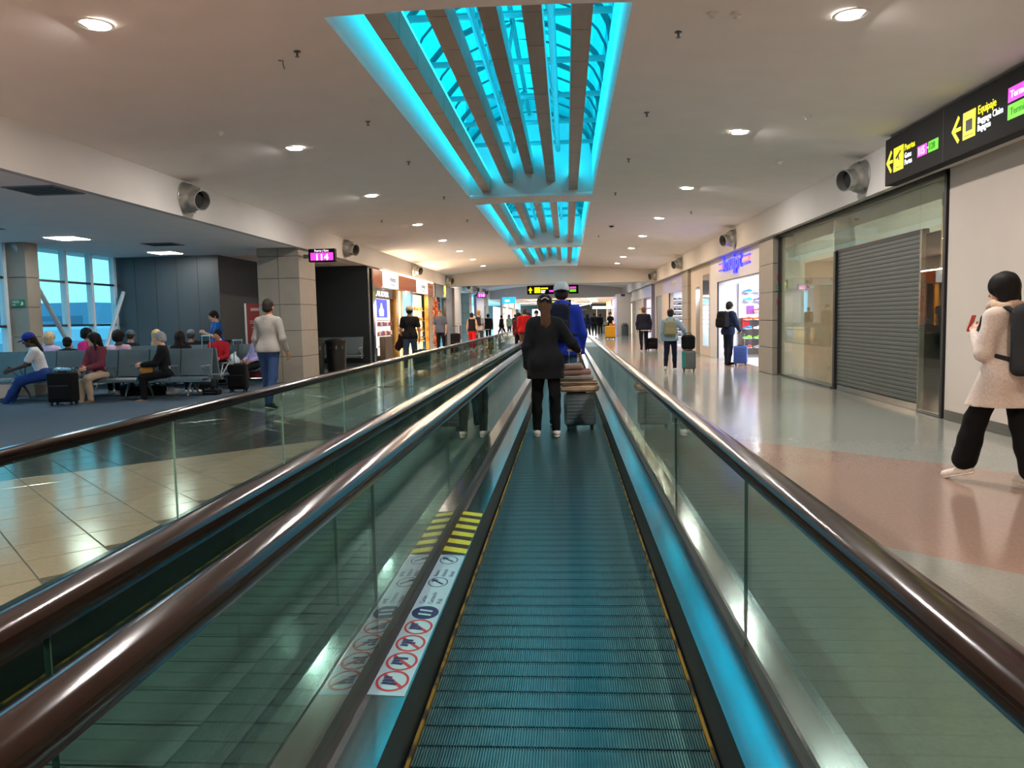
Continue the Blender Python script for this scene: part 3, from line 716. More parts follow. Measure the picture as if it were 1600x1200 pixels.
def hanging_sign(x0, x1, y, z0, z1, label, items, rods=True):
    t = thing('hanging_sign', label, 'sign', ((x0 + x1) / 2, y, z0)); cx = (x0 + x1) / 2
    boxes('sign_case', M_SIGNBLK, t, (x0 - cx, x1 - cx, 0, 0.14, 0, z1 - z0), bevel=0.008)
    if rods:
        for xx in (x0 + 0.3, x1 - 0.3): MB().tube([(xx - cx, 0.07, z1 - z0), (xx - cx, 0.07, (zc(xx) if y < 64 else 3.15) - z0)], 0.012, 6).build('rod', M_STEEL, t)
    for (nm, m, xa, xb, za, zb) in items: boxes(nm, m, t, (xa - cx, xb - cx, -0.006, 0, za - z0, zb - z0))
    return t
hs = hanging_sign(-2.12, 0.68, 42.6, 2.72, 3.20, 'black illuminated direction sign hanging across the hall', [('gate_icon', M_YEL, -1.72, -1.40, 2.80, 3.10), ('text_line', M_YEL, -1.36, -0.98, 3.0, 3.08), ('text_line', M_WHT, -1.36, -1.12, 2.88, 2.94), ('text_line', M_WHT, -1.36, -1.16, 2.79, 2.85), ('gate_range', M_MAG, -0.92, -0.66, 2.84, 2.94), ('gate_range', M_GRN, -0.60, -0.34, 2.84, 2.94), ('text_line', M_YEL, -0.3, 0.0, 2.95, 3.05), ('text_line', M_WHT, -0.3, 0.1, 2.82, 2.9), ('terminal_tab', M_MAG, 0.2, 0.55, 3.0, 3.1), ('terminal_tab', M_GRN, 0.2, 0.55, 2.82, 2.96)])
MB().prism([(-1.34, 0.22), (-1.22, 0.40), (-1.10, 0.22), (-1.18, 0.22), (-1.18, 0.07), (-1.26, 0.07), (-1.26, 0.22)], 'y', -0.006, 0).build('arrow_mark', M_YEL, hs)
hanging_sign(-1.5, 0.4, 66.5, 2.65, 2.95, 'second, smaller direction sign far down the hall', [('text_line', M_YEL, -1.2, -0.5, 2.74, 2.86), ('terminal_tab', M_GRN, -0.3, 0.2, 2.74, 2.86)])
def gate_sign(x0, x1, y, z0, z1, num, label):
    t = thing('gate_sign', label, 'sign', ((x0 + x1) / 2, y, z0), 0, 'pink gate number signs'); cx = (x0 + x1) / 2; w = x1 - x0; hh = z1 - z0
    boxes('sign_case', M_SIGNBLK, t, (x0 - cx, x1 - cx, 0, 0.16, 0, hh), bevel=0.006)
    boxes('number_panel', M_MAG, t, (-w / 2 + 0.05, w / 2 - 0.04, -0.006, 0, 0.035, hh * 0.70))
    text('lettering', num, hh * 0.66, M_WHT, t, frame_mat((0.0, -0.008, hh * 0.13), (1, 0, 0), (0, 0, 1)), sx=1.1, fat=0.004, align='CENTER')
    text('lettering', 'Puerta | Gate', hh * 0.24, M_WHT, t, frame_mat((0.0, -0.003, hh * 0.77), (1, 0, 0), (0, 0, 1)), sx=0.85, align='CENTER')
    boxes('bracket', M_STEEL_D, t, (-w / 2 - 0.14, -w / 2, 0.04, 0.12, hh * 0.3, hh * 0.6))
gate_sign(-6.12, -5.48, 18.3, 2.86, 3.17, '114', 'pink gate 114 sign on the panelled column')
gate_sign(-5.97, -5.35, 52, 2.9, 3.28, '116', 'small pink gate sign far down the left side')
# ------------------------------------------------------------------ bodies: smooth-blended distance fields turned into one surface
class Field:
    def __init__(s, lo, hi, h):
        s.h = h; s.lo = np.array(lo, float)
        s.n = np.maximum(np.ceil((np.array(hi) - s.lo) / h).astype(int) + 1, 4)
        s.ax = [s.lo[i] + h * np.arange(s.n[i]) for i in range(3)]
        s.d = np.full(tuple(s.n), 0.5, np.float32)
    def sub(s, lo, hi):
        a = np.clip(np.floor((np.array(lo) - s.lo) / s.h).astype(int), 0, s.n); b = np.clip(np.ceil((np.array(hi) - s.lo) / s.h).astype(int) + 1, 0, s.n)
        sl = tuple(slice(int(x), int(y)) for x, y in zip(a, b))
        return sl, s.ax[0][sl[0]][:, None, None], s.ax[1][sl[1]][None, :, None], s.ax[2][sl[2]][None, None, :]
    def union(s, sl, v, k):
        d = s.d[sl]
        if k > 0:
            hh = np.maximum(k - np.abs(d - v), 0.0) / k
            s.d[sl] = np.minimum(d, v) - hh * hh * k * 0.25
        else: s.d[sl] = np.minimum(d, v)
    def cone(s, a, b, r1, r2, k=0.03, flat=(1, 1, 1), infl=0.0):
        """tapered capsule from a to b; flat squeezes its cross-section"""
        a = np.array(a, float); b = np.array(b, float); r1 += infl; r2 += infl
        fl = np.array(flat, float); m = max(r1, r2) * max(1, fl.max()) + k + 2.5 * s.h
        sl, X, Y, Z = s.sub(np.minimum(a, b) - m, np.maximum(a, b) + m)
        if s.d[sl].size == 0: return
        ba = (b - a) / fl; L = max(ba @ ba, 1e-9)
        px, py, pz = (X - a[0]) / fl[0], (Y - a[1]) / fl[1], (Z - a[2]) / fl[2]
        t = np.clip((px * ba[0] + py * ba[1] + pz * ba[2]) / L, 0, 1)
        v = np.sqrt((px - t * ba[0]) ** 2 + (py - t * ba[1]) ** 2 + (pz - t * ba[2]) ** 2) - (r1 + (r2 - r1) * t)
        s.union(sl, v * fl.min(), k)
    def ell(s, c, r, k=0.03, rot=None, infl=0.0):
        c = np.array(c, float); r = np.array(r, float) + infl; m = r.max() + k + 2.5 * s.h
        sl, X, Y, Z = s.sub(c - m, c + m)
        if s.d[sl].size == 0: return
        x, y, z = X - c[0], Y - c[1], Z - c[2]
        if rot is not None:
            x, y, z = (rot[0][0] * x + rot[1][0] * y + rot[2][0] * z), (rot[0][1] * x + rot[1][1] * y + rot[2][1] * z), (rot[0][2] * x + rot[1][2] * y + rot[2][2] * z)
        k0 = np.sqrt((x / r[0]) ** 2 + (y / r[1]) ** 2 + (z / r[2]) ** 2); k1 = np.sqrt((x / r[0] ** 2) ** 2 + (y / r[1] ** 2) ** 2 + (z / r[2] ** 2) ** 2) + 1e-9
        s.union(sl, k0 * (k0 - 1) / k1, k)
    def rbox(s, c, hf, r, k=0.02, rot=None, taper=0.0):
        c = np.array(c, float); hf = np.array(hf, float); m = np.linalg.norm(hf) + k + 2.5 * s.h
        sl, X, Y, Z = s.sub(c - m, c + m)
        if s.d[sl].size == 0: return
        x, y, z = X - c[0], Y - c[1], Z - c[2]
        if rot is not None:
            x, y, z = (rot[0][0] * x + rot[1][0] * y + rot[2][0] * z), (rot[0][1] * x + rot[1][1] * y + rot[2][1] * z), (rot[0][2] * x + rot[1][2] * y + rot[2][2] * z)
        if taper: f = 1 - taper * (z / hf[2]); x = x / f; y = y / (0.5 + 0.5 * f)
        qx, qy, qz = np.abs(x) - hf[0] + r, np.abs(y) - hf[1] + r, np.abs(z) - hf[2] + r
        v = np.sqrt(np.maximum(qx, 0) ** 2 + np.maximum(qy, 0) ** 2 + np.maximum(qz, 0) ** 2) + np.minimum(np.maximum(np.maximum(qx, qy), qz), 0) - r
        s.union(sl, v, k)
    def keep(s, n, c):
        """keep the side of a plane where n.(p-c) < 0"""
        n = np.array(n, float); n /= np.linalg.norm(n)
        s.d = np.maximum(s.d, ((s.ax[0] - c[0])[:, None, None] * n[0] + (s.ax[1] - c[1])[None, :, None] * n[1] + (s.ax[2] - c[2])[None, None, :] * n[2]).astype(np.float32))
    def carve(s, c, r, rot=None):
        o = s.d; s.d = np.full_like(o, 0.5); s.ell(c, r, 0.0, rot); s.d = np.maximum(o, -s.d)
    def folds(s, amp, fz, fx, seed):
        X, Y, Z = s.ax[0][:, None, None], s.ax[1][None, :, None], s.ax[2][None, None, :]
        s.d = s.d + (amp * (np.sin(fz * Z + 3 * X + 2.3 * np.sin(fx * X + seed) + seed) * 0.6 + 0.5 * np.sin(fx * (X + 0.7 * Y) + 5 * Z + seed * 2.1))).astype(np.float32)
    def mesh(s, name, m):
        d = s.d; ins = d < 0; nx, ny, nz = d.shape
        acc = np.zeros((nx - 1, ny - 1, nz - 1, 3), np.float32); cnt = np.zeros((nx - 1, ny - 1, nz - 1), np.int16)
        offs = [(i, j, k) for i in (0, 1) for j in (0, 1) for k in (0, 1)]
        def C(o): return (slice(o[0], nx - 1 + o[0]), slice(o[1], ny - 1 + o[1]), slice(o[2], nz - 1 + o[2]))
        for o in offs:
            for axn in range(3):
                if o[axn]: continue
                o2 = list(o); o2[axn] = 1
                A, Bv = d[C(o)], d[C(o2)]; ch = ins[C(o)] != ins[C(o2)]
                if not ch.any(): continue
                t = A[ch] / (A[ch] - Bv[ch]); p = np.tile(np.array(o, np.float32), (t.size, 1)); p[:, axn] = t
                acc[ch] += p; cnt[ch] += 1
        has = cnt > 0; idx = -np.ones(cnt.shape, np.int64); idx[has] = np.arange(has.sum())
        g = np.argwhere(has); V = (g + acc[has] / cnt[has][:, None]) * s.h + s.lo
        F = []
        for axn in range(3):
            b, c = (axn + 1) % 3, (axn + 2) % 3
            s0 = [slice(1, -1)] * 3; s1 = [slice(1, -1)] * 3; s0[axn] = slice(0, -1); s1[axn] = slice(1, None)
            a0, a1 = ins[tuple(s0)], ins[tuple(s1)]; e = np.argwhere(a0 != a1)
            if len(e) == 0: continue
            up = a0[tuple(e.T)]; base = e.copy(); base[:, b] += 1; base[:, c] += 1
            def I(db, dc):
                q = base.copy(); q[:, b] += db; q[:, c] += dc; return idx[tuple(q.T)]
            q = np.stack([I(-1, -1), I(0, -1), I(0, 0), I(-1, 0)], 1)
            q[~up] = q[~up][:, ::-1]; F.append(q)
        if not F: return None
        F = np.concatenate(F)
        me = bpy.data.meshes.new(name)
        me.vertices.add(len(V)); me.vertices.foreach_set('co', V.astype(np.float32).ravel())
        me.loops.add(F.size); me.loops.foreach_set('vertex_index', F.astype(np.int32).ravel())
        me.polygons.add(len(F)); me.polygons.foreach_set('loop_start', (np.arange(len(F)) * 4).astype(np.int32)); me.polygons.foreach_set('loop_total', np.full(len(F), 4, np.int32))
        me.update(calc_edges=True); me.validate()
        me.polygons.foreach_set('use_smooth', [True] * len(F)); me.materials.append(m)
        return me

def rotx(a): c, s = math.cos(a), math.sin(a); return np.array([[1, 0, 0], [0, c, -s], [0, s, c]])
def roty(a): c, s = math.cos(a), math.sin(a); return np.array([[c, 0, s], [0, 1, 0], [-s, 0, c]])
def rotz_(a): c, s = math.cos(a), math.sin(a); return np.array([[c, -s, 0], [s, c, 0], [0, 0, 1]])
SKINS = {'light': mat('light_skin', 'c79b80', 0.5, var=0.05, scale=9), 'tan': mat('tan_skin', 'a8765a', 0.5, var=0.05, scale=9), 'brown': mat('brown_skin', '6e4a38', 0.5, var=0.05, scale=9), 'dark': mat('dark_skin', '4a3329', 0.5, var=0.05, scale=9)}
M_EYEW = mat('eye_white', 'd8d4cc', 0.3); M_LIPS = mat('lip', '8e5248', 0.5)
CL = {}
def C_(hexc):
    if hexc not in CL: CL[hexc] = cloth('cloth_' + hexc, hexc)
    return CL[hexc]
def H_(hexc):
    k = 'hair_' + hexc
    if k not in CL: CL[k] = mat(k, hexc, 0.72, spec=0.25, var=0.3, scale=80, aniso=(1, 1, 0.12))
    return CL[k]

def person(label, loc, face, height=1.72, pose=None, skin='tan', top='223344', topkind='tee', pants='22242a', pantkind='slim', shoes='ddd8d0', sole='eeeeee',
           hair='1b1512', hairkind='short', cap=None, res=0.014, build=0.92, hem=None, lean=4, head=(0, 0), legs=((0, 4), (0, 4)), arms=((4, 8, 12, 0), (4, 8, 12, 0)),
           sit=None, inner=None, face_parts=True, foot=(0, 0), toe=(5, 5), collar=None, group=None, z=0.0, curl=1.0):
    """local frame: +y forward, x to the right hand, z up; legs: (thigh forward, knee bend) left, right; arms: (forward, outward, elbow bend, forearm inward) left, right"""
    s = height / 1.75; b = build; h = res
    t = thing('person', label, 'person', (loc[0], loc[1], z), R(face), group)
    def dirp(p, o=0.0, sd=1): return np.array([sd * math.sin(o), math.cos(o) * math.sin(p), -math.cos(o) * math.cos(p)])
    J = {}; low = 0
    for i, sd in ((0, -1), (1, 1)):
        th, kn = R(legs[i][0]), R(legs[i][1]); ab = R(legs[i][2]) if len(legs[i]) > 2 else R(2)
        hip = np.array([sd * 0.088 * b, 0, 0]); knee = hip + 0.435 * dirp(th, ab, sd); ank = knee + 0.43 * dirp(th - kn, ab * 0.3, sd)
        J['hip', i], J['knee', i], J['ank', i] = hip, knee, ank
        fp = R(foot[i]); yw = R(toe[i]) * sd
        fd = np.array([math.sin(yw) * math.cos(fp), math.cos(yw) * math.cos(fp), math.sin(fp)])
        J['heel', i] = ank + np.array([0, -0.035, -0.045]) - 0 * fd; J['toe', i] = ank + 0.155 * fd + np.array([0, 0, -0.05]); J['fd', i] = fd
        low = min(low, ank[2] - 0.085, J['toe', i][2] - 0.035)
    hz = -low if sit is None else sit / s + 0.085
    for kk in list(J):
        if kk[0] != 'fd': J[kk] = J[kk] + np.array([0, 0, hz])
    ln = R(lean); T = rotx(-ln); pel = np.array([0, 0, hz])
    def tp(x, y, zz): return pel + T @ np.array([x, y, zz])
    chest, neck = tp(0, 0.0, 0.36), tp(0, -0.01, 0.545)
    for i, sd in ((0, -1), (1, 1)):
        f, o, e, inn = [R(v) for v in arms[i]]
        sh = tp(sd * 0.172 * b, -0.01, 0.465); el = sh + 0.295 * dirp(f, o, sd); wr = el + 0.25 * dirp(f + e, -inn, sd)
        J['sh', i], J['el', i], J['wr', i] = sh, el, wr; J['hd', i] = dirp(f + e, -inn, sd)
    hy, hp = R(head[0]), R(head[1]); HR = rotz_(hy) @ rotx(-hp)
    hc = neck + T @ np.array([0, 0.012, 0.05]) + HR @ np.array([0, 0.012, 0.092])
    def hpnt(x, y, zz): return hc + HR @ (np.array([x, y, zz]) * 1.07)
    pts = np.array([v for k, v in J.items() if k[0] not in ('fd', 'hd')] + [hc, neck, pel])
    lo, hi = pts.min(0) - 0.34, pts.max(0) + 0.34
    S = lambda me: (me.transform(Matrix.Diagonal((s, s, s, 1))), me)[1]
    def part(name, F, m, parent=t):
        me = F.mesh(name, m)
        if me is None: return None
        return link(name, S(me), parent)
    def bounds(ps, m): ps = np.array(ps); return ps.min(0) - m, ps.max(0) + m
    # --- body
    F = Field(lo, hi, h)
    def torso(F, infl, k=0.06):
        F.ell(tp(0, 0, 0.02), (0.155 * b, 0.105 * b, 0.12), k, T, infl); F.ell(tp(0, 0.005, 0.17), (0.132 * b, 0.095 * b, 0.15), k, T, infl)
        F.ell(tp(0, 0.0, 0.35), (0.158 * b, 0.108 * b, 0.17), k, T, infl); F.cone(tp(-0.125 * b, -0.01, 0.45), tp(0.125 * b, -0.01, 0.45), 0.056, 0.056, k, infl=infl)
        F.cone(tp(-0.12 * b, -0.014, 0.475), tp(0.0, -0.014, 0.53), 0.038, 0.048, k, infl=infl * 0.7); F.cone(tp(0.12 * b, -0.014, 0.475), tp(0.0, -0.014, 0.53), 0.038, 0.048, k, infl=infl * 0.7)
    torso(F, -0.006)
    F.cone(tp(0, -0.015, 0.50), hpnt(0, -0.02, -0.07), 0.056, 0.052, 0.03)
    F.ell(hpnt(0, -0.012, 0.03), (0.079, 0.098, 0.098), 0.02, HR); F.ell(hpnt(0, 0.028, -0.045), (0.058, 0.062, 0.075), 0.04, HR)
    F.cone(hpnt(0, 0.088, 0.012), hpnt(0, 0.104, -0.026), 0.009, 0.014, 0.02); F.ell(hpnt(0, 0.082, -0.064), (0.022, 0.012, 0.010), 0.012, HR); F.ell(hpnt(0, 0.068, -0.098), (0.022, 0.02, 0.018), 0.02, HR)
    F.cone(hpnt(-0.03, 0.080, 0.028), hpnt(0.03, 0.080, 0.028), 0.012, 0.012, 0.02)
    for sd in (-1, 1): F.ell(hpnt(sd * 0.077, -0.012, -0.01), (0.010, 0.020, 0.032), 0.008, HR)
    for i, sd in ((0, -1), (1, 1)):
        F.cone(J['hip', i], J['knee', i], 0.082 * b, 0.056, 0.05); F.cone(J['knee', i], J['ank', i], 0.053, 0.036, 0.03); F.cone(J['knee', i] * 0.85 + J['ank', i] * 0.15, J['knee', i] * 0.5 + J['ank', i] * 0.5, 0.050, 0.046, 0.03)
        F.cone(J['ank', i] + np.array([0, -0.02, -0.03]), J['toe', i], 0.034, 0.028, 0.03)
        F.cone(J['sh', i], J['el', i], 0.050 * b, 0.039, 0.04); F.cone(J['el', i], J['wr', i], 0.040, 0.027, 0.02)
        hd = J['hd', i]; side = np.array([-sd, 0.0, 0.0]); side = side - hd * (side @ hd); side /= np.linalg.norm(side); fw = np.cross(hd, side) * sd; fw = fw if fw[1] >= 0 or abs(fw[1]) < 0.2 else fw
        w = J['wr', i]; F.cone(w + hd * 0.02 - fw * 0.014, w + hd * 0.075 - fw * 0.020, 0.019, 0.018, 0.02); F.cone(w + hd * 0.02 + fw * 0.014, w + hd * 0.075 + fw * 0.022, 0.019, 0.018, 0.02)
        if h < 0.02:
            for q, (off, L) in enumerate(((0.032, 0.068), (0.011, 0.076), (-0.011, 0.070), (-0.031, 0.056))):
                a0 = w + hd * 0.088 + fw * off; c1, c2 = 0.45 * curl, 1.25 * curl; d1 = hd * math.cos(c1) + side * math.sin(c1); d2 = hd * math.cos(c2) + side * math.sin(c2)
                a1 = a0 + d1 * L * 0.55; F.cone(a0, a1, 0.0105, 0.0098, 0.006); F.cone(a1, a1 + d2 * L * 0.5, 0.0098, 0.0085, 0.006)
            a0 = w + hd * 0.035 + fw * 0.032; a1 = a0 + (hd * 0.7 + fw * 0.6 + side * 0.35) * 0.04; F.cone(a0, a1, 0.014, 0.011, 0.012); F.cone(a1, a1 + (hd * 0.85 + side * 0.5) * 0.032, 0.011, 0.009, 0.006)
        else: F.cone(w + hd * 0.085, w + hd * 0.13 + side * 0.03, 0.026, 0.02, 0.02)
    for sd in (-1, 1): F.carve(hpnt(sd * 0.031, 0.098, 0.008), (0.017, 0.014, 0.011), HR)
    body = part('body', F, SKINS[skin])
    if face_parts and h < 0.02:
        for sd in (-1, 1):
            mb = MB().lathe([(0.0005, -0.011), (0.008, -0.008), (0.0115, 0.0), (0.008, 0.008), (0.0005, 0.011)], 10, c=hpnt(sd * 0.031, 0.077, 0.008) * s); mb.build('eye', M_EYEW, t, smooth=True)
            p = hpnt(sd * 0.031, 0.087, 0.008) * s; MB().lathe([(0.0005, -0.004), (0.005, 0.0), (0.0005, 0.004)], 8, c=p).build('iris', M_BLACK, t)
        G = Field(*bounds([hpnt(0, 0.09, -0.064)], 0.05), 0.006); G.ell(hpnt(0, 0.086, -0.064), (0.023, 0.011, 0.008), 0.0, HR); part('lips', G, M_LIPS)
        G = Field(*bounds([hpnt(-0.03, 0.09, 0.03), hpnt(0.03, 0.09, 0.03)], 0.05), 0.006)
        for sd in (-1, 1): G.cone(hpnt(sd * 0.014, 0.092, 0.030), hpnt(sd * 0.046, 0.080, 0.031), 0.0055, 0.0045, 0.0)
        part('eyebrows', G, H_(hair))
    # --- trousers
    if pants:
        kn_infl, an_infl, extra = {'slim': (0.012, 0.012, 0), 'loose': (0.022, 0.030, 0.02), 'wide': (0.03, 0.06, 0.035), 'shorts': (0.03, 0.03, 0.02)}[pantkind]
        F = Field(*bounds([J[k, i] for k in ('hip', 'knee', 'ank') for i in (0, 1)] + [tp(0, 0, 0.12)], 0.25), h)
        F.ell(tp(0, -0.005, 0.01), (0.168 * b, 0.122 * b, 0.14), 0.05, T); F.ell(tp(0, 0, 0.10), (0.148 * b, 0.108 * b, 0.08), 0.05, T)
        for i, sd in ((0, -1), (1, 1)):
            F.ell(J['hip', i] + T @ np.array([0, -0.035, -0.01]), (0.085 * b, 0.085, 0.09), 0.05)
            F.cone(J['hip', i], J['knee', i], 0.094 * b, 0.060 + kn_infl, 0.045)
            if pantkind != 'shorts': F.cone(J['knee', i], J['knee', i] * 0.55 + J['ank', i] * 0.45, 0.057 + kn_infl, 0.050 + kn_infl * 0.5 + an_infl * 0.5, 0.03); F.cone(J['knee', i] * 0.55 + J['ank', i] * 0.45, J['ank', i] - (J['ank', i] - J['knee', i]) * ((0.040 + an_infl) / 0.43 - 0.10), 0.050 + kn_infl * 0.5 + an_infl * 0.5, 0.040 + an_infl, 0.03)
        F.folds(0.0035, 26, 18, hash(label) % 7)
        F.keep(T @ np.array([0, 0, 1.0]), tp(0, 0, 0.13))
        if pantkind != 'shorts':
            pass
        part('trousers', F, C_(pants))
    # --- top
    if top:
        infl = {'tee': 0.014, 'shirt': 0.016, 'tank': 0.010, 'jacket': 0.026, 'coat': 0.030, 'hoodie': 0.028, 'polo': 0.015}[topkind]
        hm = hem if hem is not None else {'tee': -0.09, 'shirt': -0.10, 'tank': -0.05, 'jacket': -0.10, 'coat': -0.30, 'hoodie': -0.08, 'polo': -0.09}[topkind]
        ps = [tp(0, 0, 0.6), tp(0, 0, hm)] + [J[k, i] for k in ('sh', 'el', 'wr') for i in (0, 1)] + [J['hip', 0], J['hip', 1]]
        F = Field(*bounds(ps, 0.26), h); torso(F, infl)
        if sit is None:
            wid = 0.165 * b + infl; F.cone(tp(0, 0, 0.05), pel + np.array([0, 0.0, min(hm, 0) - 0.02]), wid * 0.98, wid * (1.05 if topkind != 'coat' else 1.18), 0.06, (1, 0.74, 1))
        for i, sd in ((0, -1), (1, 1)):
            if topkind == 'tank': continue
            if topkind in ('tee', 'polo'): F.cone(J['sh', i], J['sh', i] * 0.35 + J['el', i] * 0.65, 0.066 * b, 0.060 * b, 0.045)
            else:
                wf = 0.97 if topkind != 'shirt' else 0.95; r0 = 0.050 * b + infl; F.cone(J['sh', i], J['el', i], r0, 0.042 + infl * 0.9, 0.045); F.cone(J['el', i], J['el', i] * (1 - wf) + J['wr', i] * wf, 0.043 + infl * 0.9, 0.031 + infl * 0.75, 0.03)
        if sit is None:
            for i in (0, 1):
                F.ell(J['hip', i] + T @ np.array([0, -0.035, -0.01]), (0.085 * b, 0.085, 0.09), 0.06, infl=infl + 0.012)
                if hm < -0.12: F.cone(J['hip', i], J['hip', i] * 0.25 + J['knee', i] * 0.75, 0.10 * b + infl, 0.085 + infl * 1.6, 0.09)
        F.folds(0.004 if topkind in ('tee', 'shirt', 'polo', 'tank') else 0.005, 21, 15, hash(label) % 5)
        zb = pel + np.array([0, 0, hm]) if sit is None else tp(0, 0, max(hm, -0.03))
        nn = np.array([0, 0, -1.0]) if sit is None else T @ np.array([0, 0, -1.0])
        F.keep(nn, zb); F.keep(T @ np.array([0, -0.25, 1.0]), tp(0, 0.0, 0.565 if topkind in ('coat', 'jacket', 'shirt', 'polo') else 0.545))
        o = part('top', F, C_(top))
        if topkind in ('hoodie',):
            G = Field(*bounds([tp(0, -0.1, 0.52)], 0.2), h); G.ell(tp(0, -0.085, 0.50), (0.125, 0.062, 0.085), 0.03, T); G.ell(tp(0, -0.045, 0.55), (0.11, 0.06, 0.04), 0.04, T); part('hood', G, C_(top))
        if collar:
            G = Field(*bounds([tp(0, 0, 0.56)], 0.16), min(h, 0.012)); G.cone(tp(0, -0.012, 0.53), tp(0, -0.006, 0.575), 0.078, 0.070, 0.0); part('collar', G, C_(collar))
    if inner:   # (colour, hem) showing below the top
        G = Field(*bounds([tp(0, 0, 0.1), pel + np.array([0, 0, inner[1]])], 0.24), h); wid = 0.168 * b + 0.016
        G.cone(tp(0, 0, 0.05), pel + np.array([0, 0, inner[1]]), wid, wid * 1.03, 0.05, (1, 0.74, 1)); G.keep((0, 0, -1), pel + np.array([0, 0, inner[1]])); part('undershirt', G, C_(inner[0]))
    # --- shoes
    if shoes:
        for i, sd in ((0, -1), (1, 1)):
            fd = J['fd', i]; up = np.array([0, 0, 1.0]) - fd * fd[2]; up /= np.linalg.norm(up); a0 = J['ank', i]; toe_ = J['toe', i]; heel = a0 - fd * 0.045 - up * 0.045
            F = Field(*bounds([a0, toe_, heel], 0.11), min(h, 0.013)); F.cone(heel, heel + fd * 0.07 + up * 0.005, 0.037, 0.040, 0.03); F.cone(heel + fd * 0.07, toe_ + fd * 0.015, 0.041, 0.034, 0.04, (1, 1, 1)); F.cone(a0 - up * 0.02, heel + fd * 0.05 + up * 0.02, 0.042, 0.04, 0.03)
            F.keep(-up, heel - up * 0.034); F.keep(up, a0 + up * 0.012); o = part('shoe', F, C_(shoes))
            if o and h < 0.02:
                G = Field(*bounds([a0, toe_, heel], 0.11), 0.012); G.cone(heel - up * 0.012, heel + fd * 0.07 - up * 0.012, 0.041, 0.044, 0.02); G.cone(heel + fd * 0.07 - up * 0.012, toe_ + fd * 0.016 - up * 0.004, 0.044, 0.038, 0.03); G.keep(-up, heel - up * 0.041); G.keep(up, heel - up * 0.022); g = G.mesh('sole', C_(sole)); 
                if g: link('sole', S(g), o)
    # --- hair and headwear
    hm_ = H_(hair)
    if hairkind != 'bald':
        hh = min(h, 0.012); F = Field(*bounds([hpnt(0, 0, 0), hpnt(0, -0.14, -0.30), hpnt(0, 0.1, 0.1)], 0.16), hh)
        th = {'buzz': 0.004, 'short': 0.013, 'bob': 0.022, 'long': 0.022, 'bun': 0.013, 'tail': 0.013, 'curly': 0.034}[hairkind]
        F.ell(hpnt(0, -0.016, 0.034), (0.082 + th, 0.101 + th, 0.101 + th), 0.0, HR)
        if hairkind in ('short', 'buzz', 'bun', 'tail', 'curly'): F.ell(hpnt(0, -0.055, -0.03), (0.070 + th * 0.7, 0.055 + th, 0.053), 0.03, HR)
        F.carve(hpnt(0, 0.115, -0.055), (0.09, 0.10, 0.122), HR)
        for sd in (-1, 1): F.carve(hpnt(sd * 0.1, 0.055, -0.075), (0.05, 0.07, 0.10), HR)
        if hairkind == 'short' or hairkind == 'buzz': F.keep(HR @ np.array([0, 0.55, -1.0]), hpnt(0, -0.06, -0.075))
        if hairkind == 'bob': F.ell(hpnt(0, -0.045, -0.06), (0.098, 0.075, 0.095), 0.03, HR); F.carve(hpnt(0, 0.10, -0.07), (0.068, 0.10, 0.12), HR)
        if hairkind == 'long':
            F.cone(hpnt(0, -0.06, 0.0), neck + T @ np.array([0, -0.115, -0.14]), 0.085, 0.07, 0.04, (1.2, 0.7, 1)); 
            for sd in (-1, 1): F.cone(hpnt(sd * 0.072, -0.01, 0.0), neck + T @ np.array([sd * 0.085, 0.07, -0.17]), 0.028, 0.03, 0.03)
        if hairkind == 'bun': F.ell(hpnt(0, -0.10, 0.075), (0.042, 0.042, 0.042), 0.015, HR)
        if hairkind == 'tail': F.cone(hpnt(0, -0.095, -0.02), hpnt(0, -0.115, -0.22), 0.045, 0.05, 0.02, (1.3, 0.7, 1))
        if hairkind in ('long', 'tail', 'curly', 'bob', 'bun'): F.folds(0.0045, 16, 75, 1.0)
        part('hair', F, hm_)
    if cap:
        hh = min(h, 0.011); F = Field(*bounds([hpnt(0, 0.06, 0.05), hpnt(0, -0.06, 0.05)], 0.17), hh)
        F.ell(hpnt(0, -0.014, 0.045), (0.098, 0.116, 0.102), 0.0, HR); F.keep(HR @ np.array([0, 0.12, -1.0]), hpnt(0, 0, 0.022)); c_ = part('cap', F, C_(cap[0]))
        bk = cap[1]          # +1 brim forward, -1 brim backward, 0 all round
        G = Field(*bounds([hpnt(0, 0.11 * bk, 0.03)], 0.19), hh)
        if bk: G.ell(hpnt(0, 0.105 * bk, 0.024), (0.078, 0.085, 0.011), 0.0, HR)
        else: G.ell(hpnt(0, -0.01, 0.022), (0.135, 0.15, 0.012), 0.0, HR)
        g = G.mesh('brim', C_(cap[2] if len(cap) > 2 else cap[0]))
        if g: link('brim', S(g), c_)
    J2 = {k: v * s for k, v in J.items()}; J2['tp'] = lambda x, y, zz: tp(x, y, zz) * s; J2['s'] = s; J2['hpnt'] = lambda x, y, zz: hpnt(x, y, zz) * s
    return t, J2
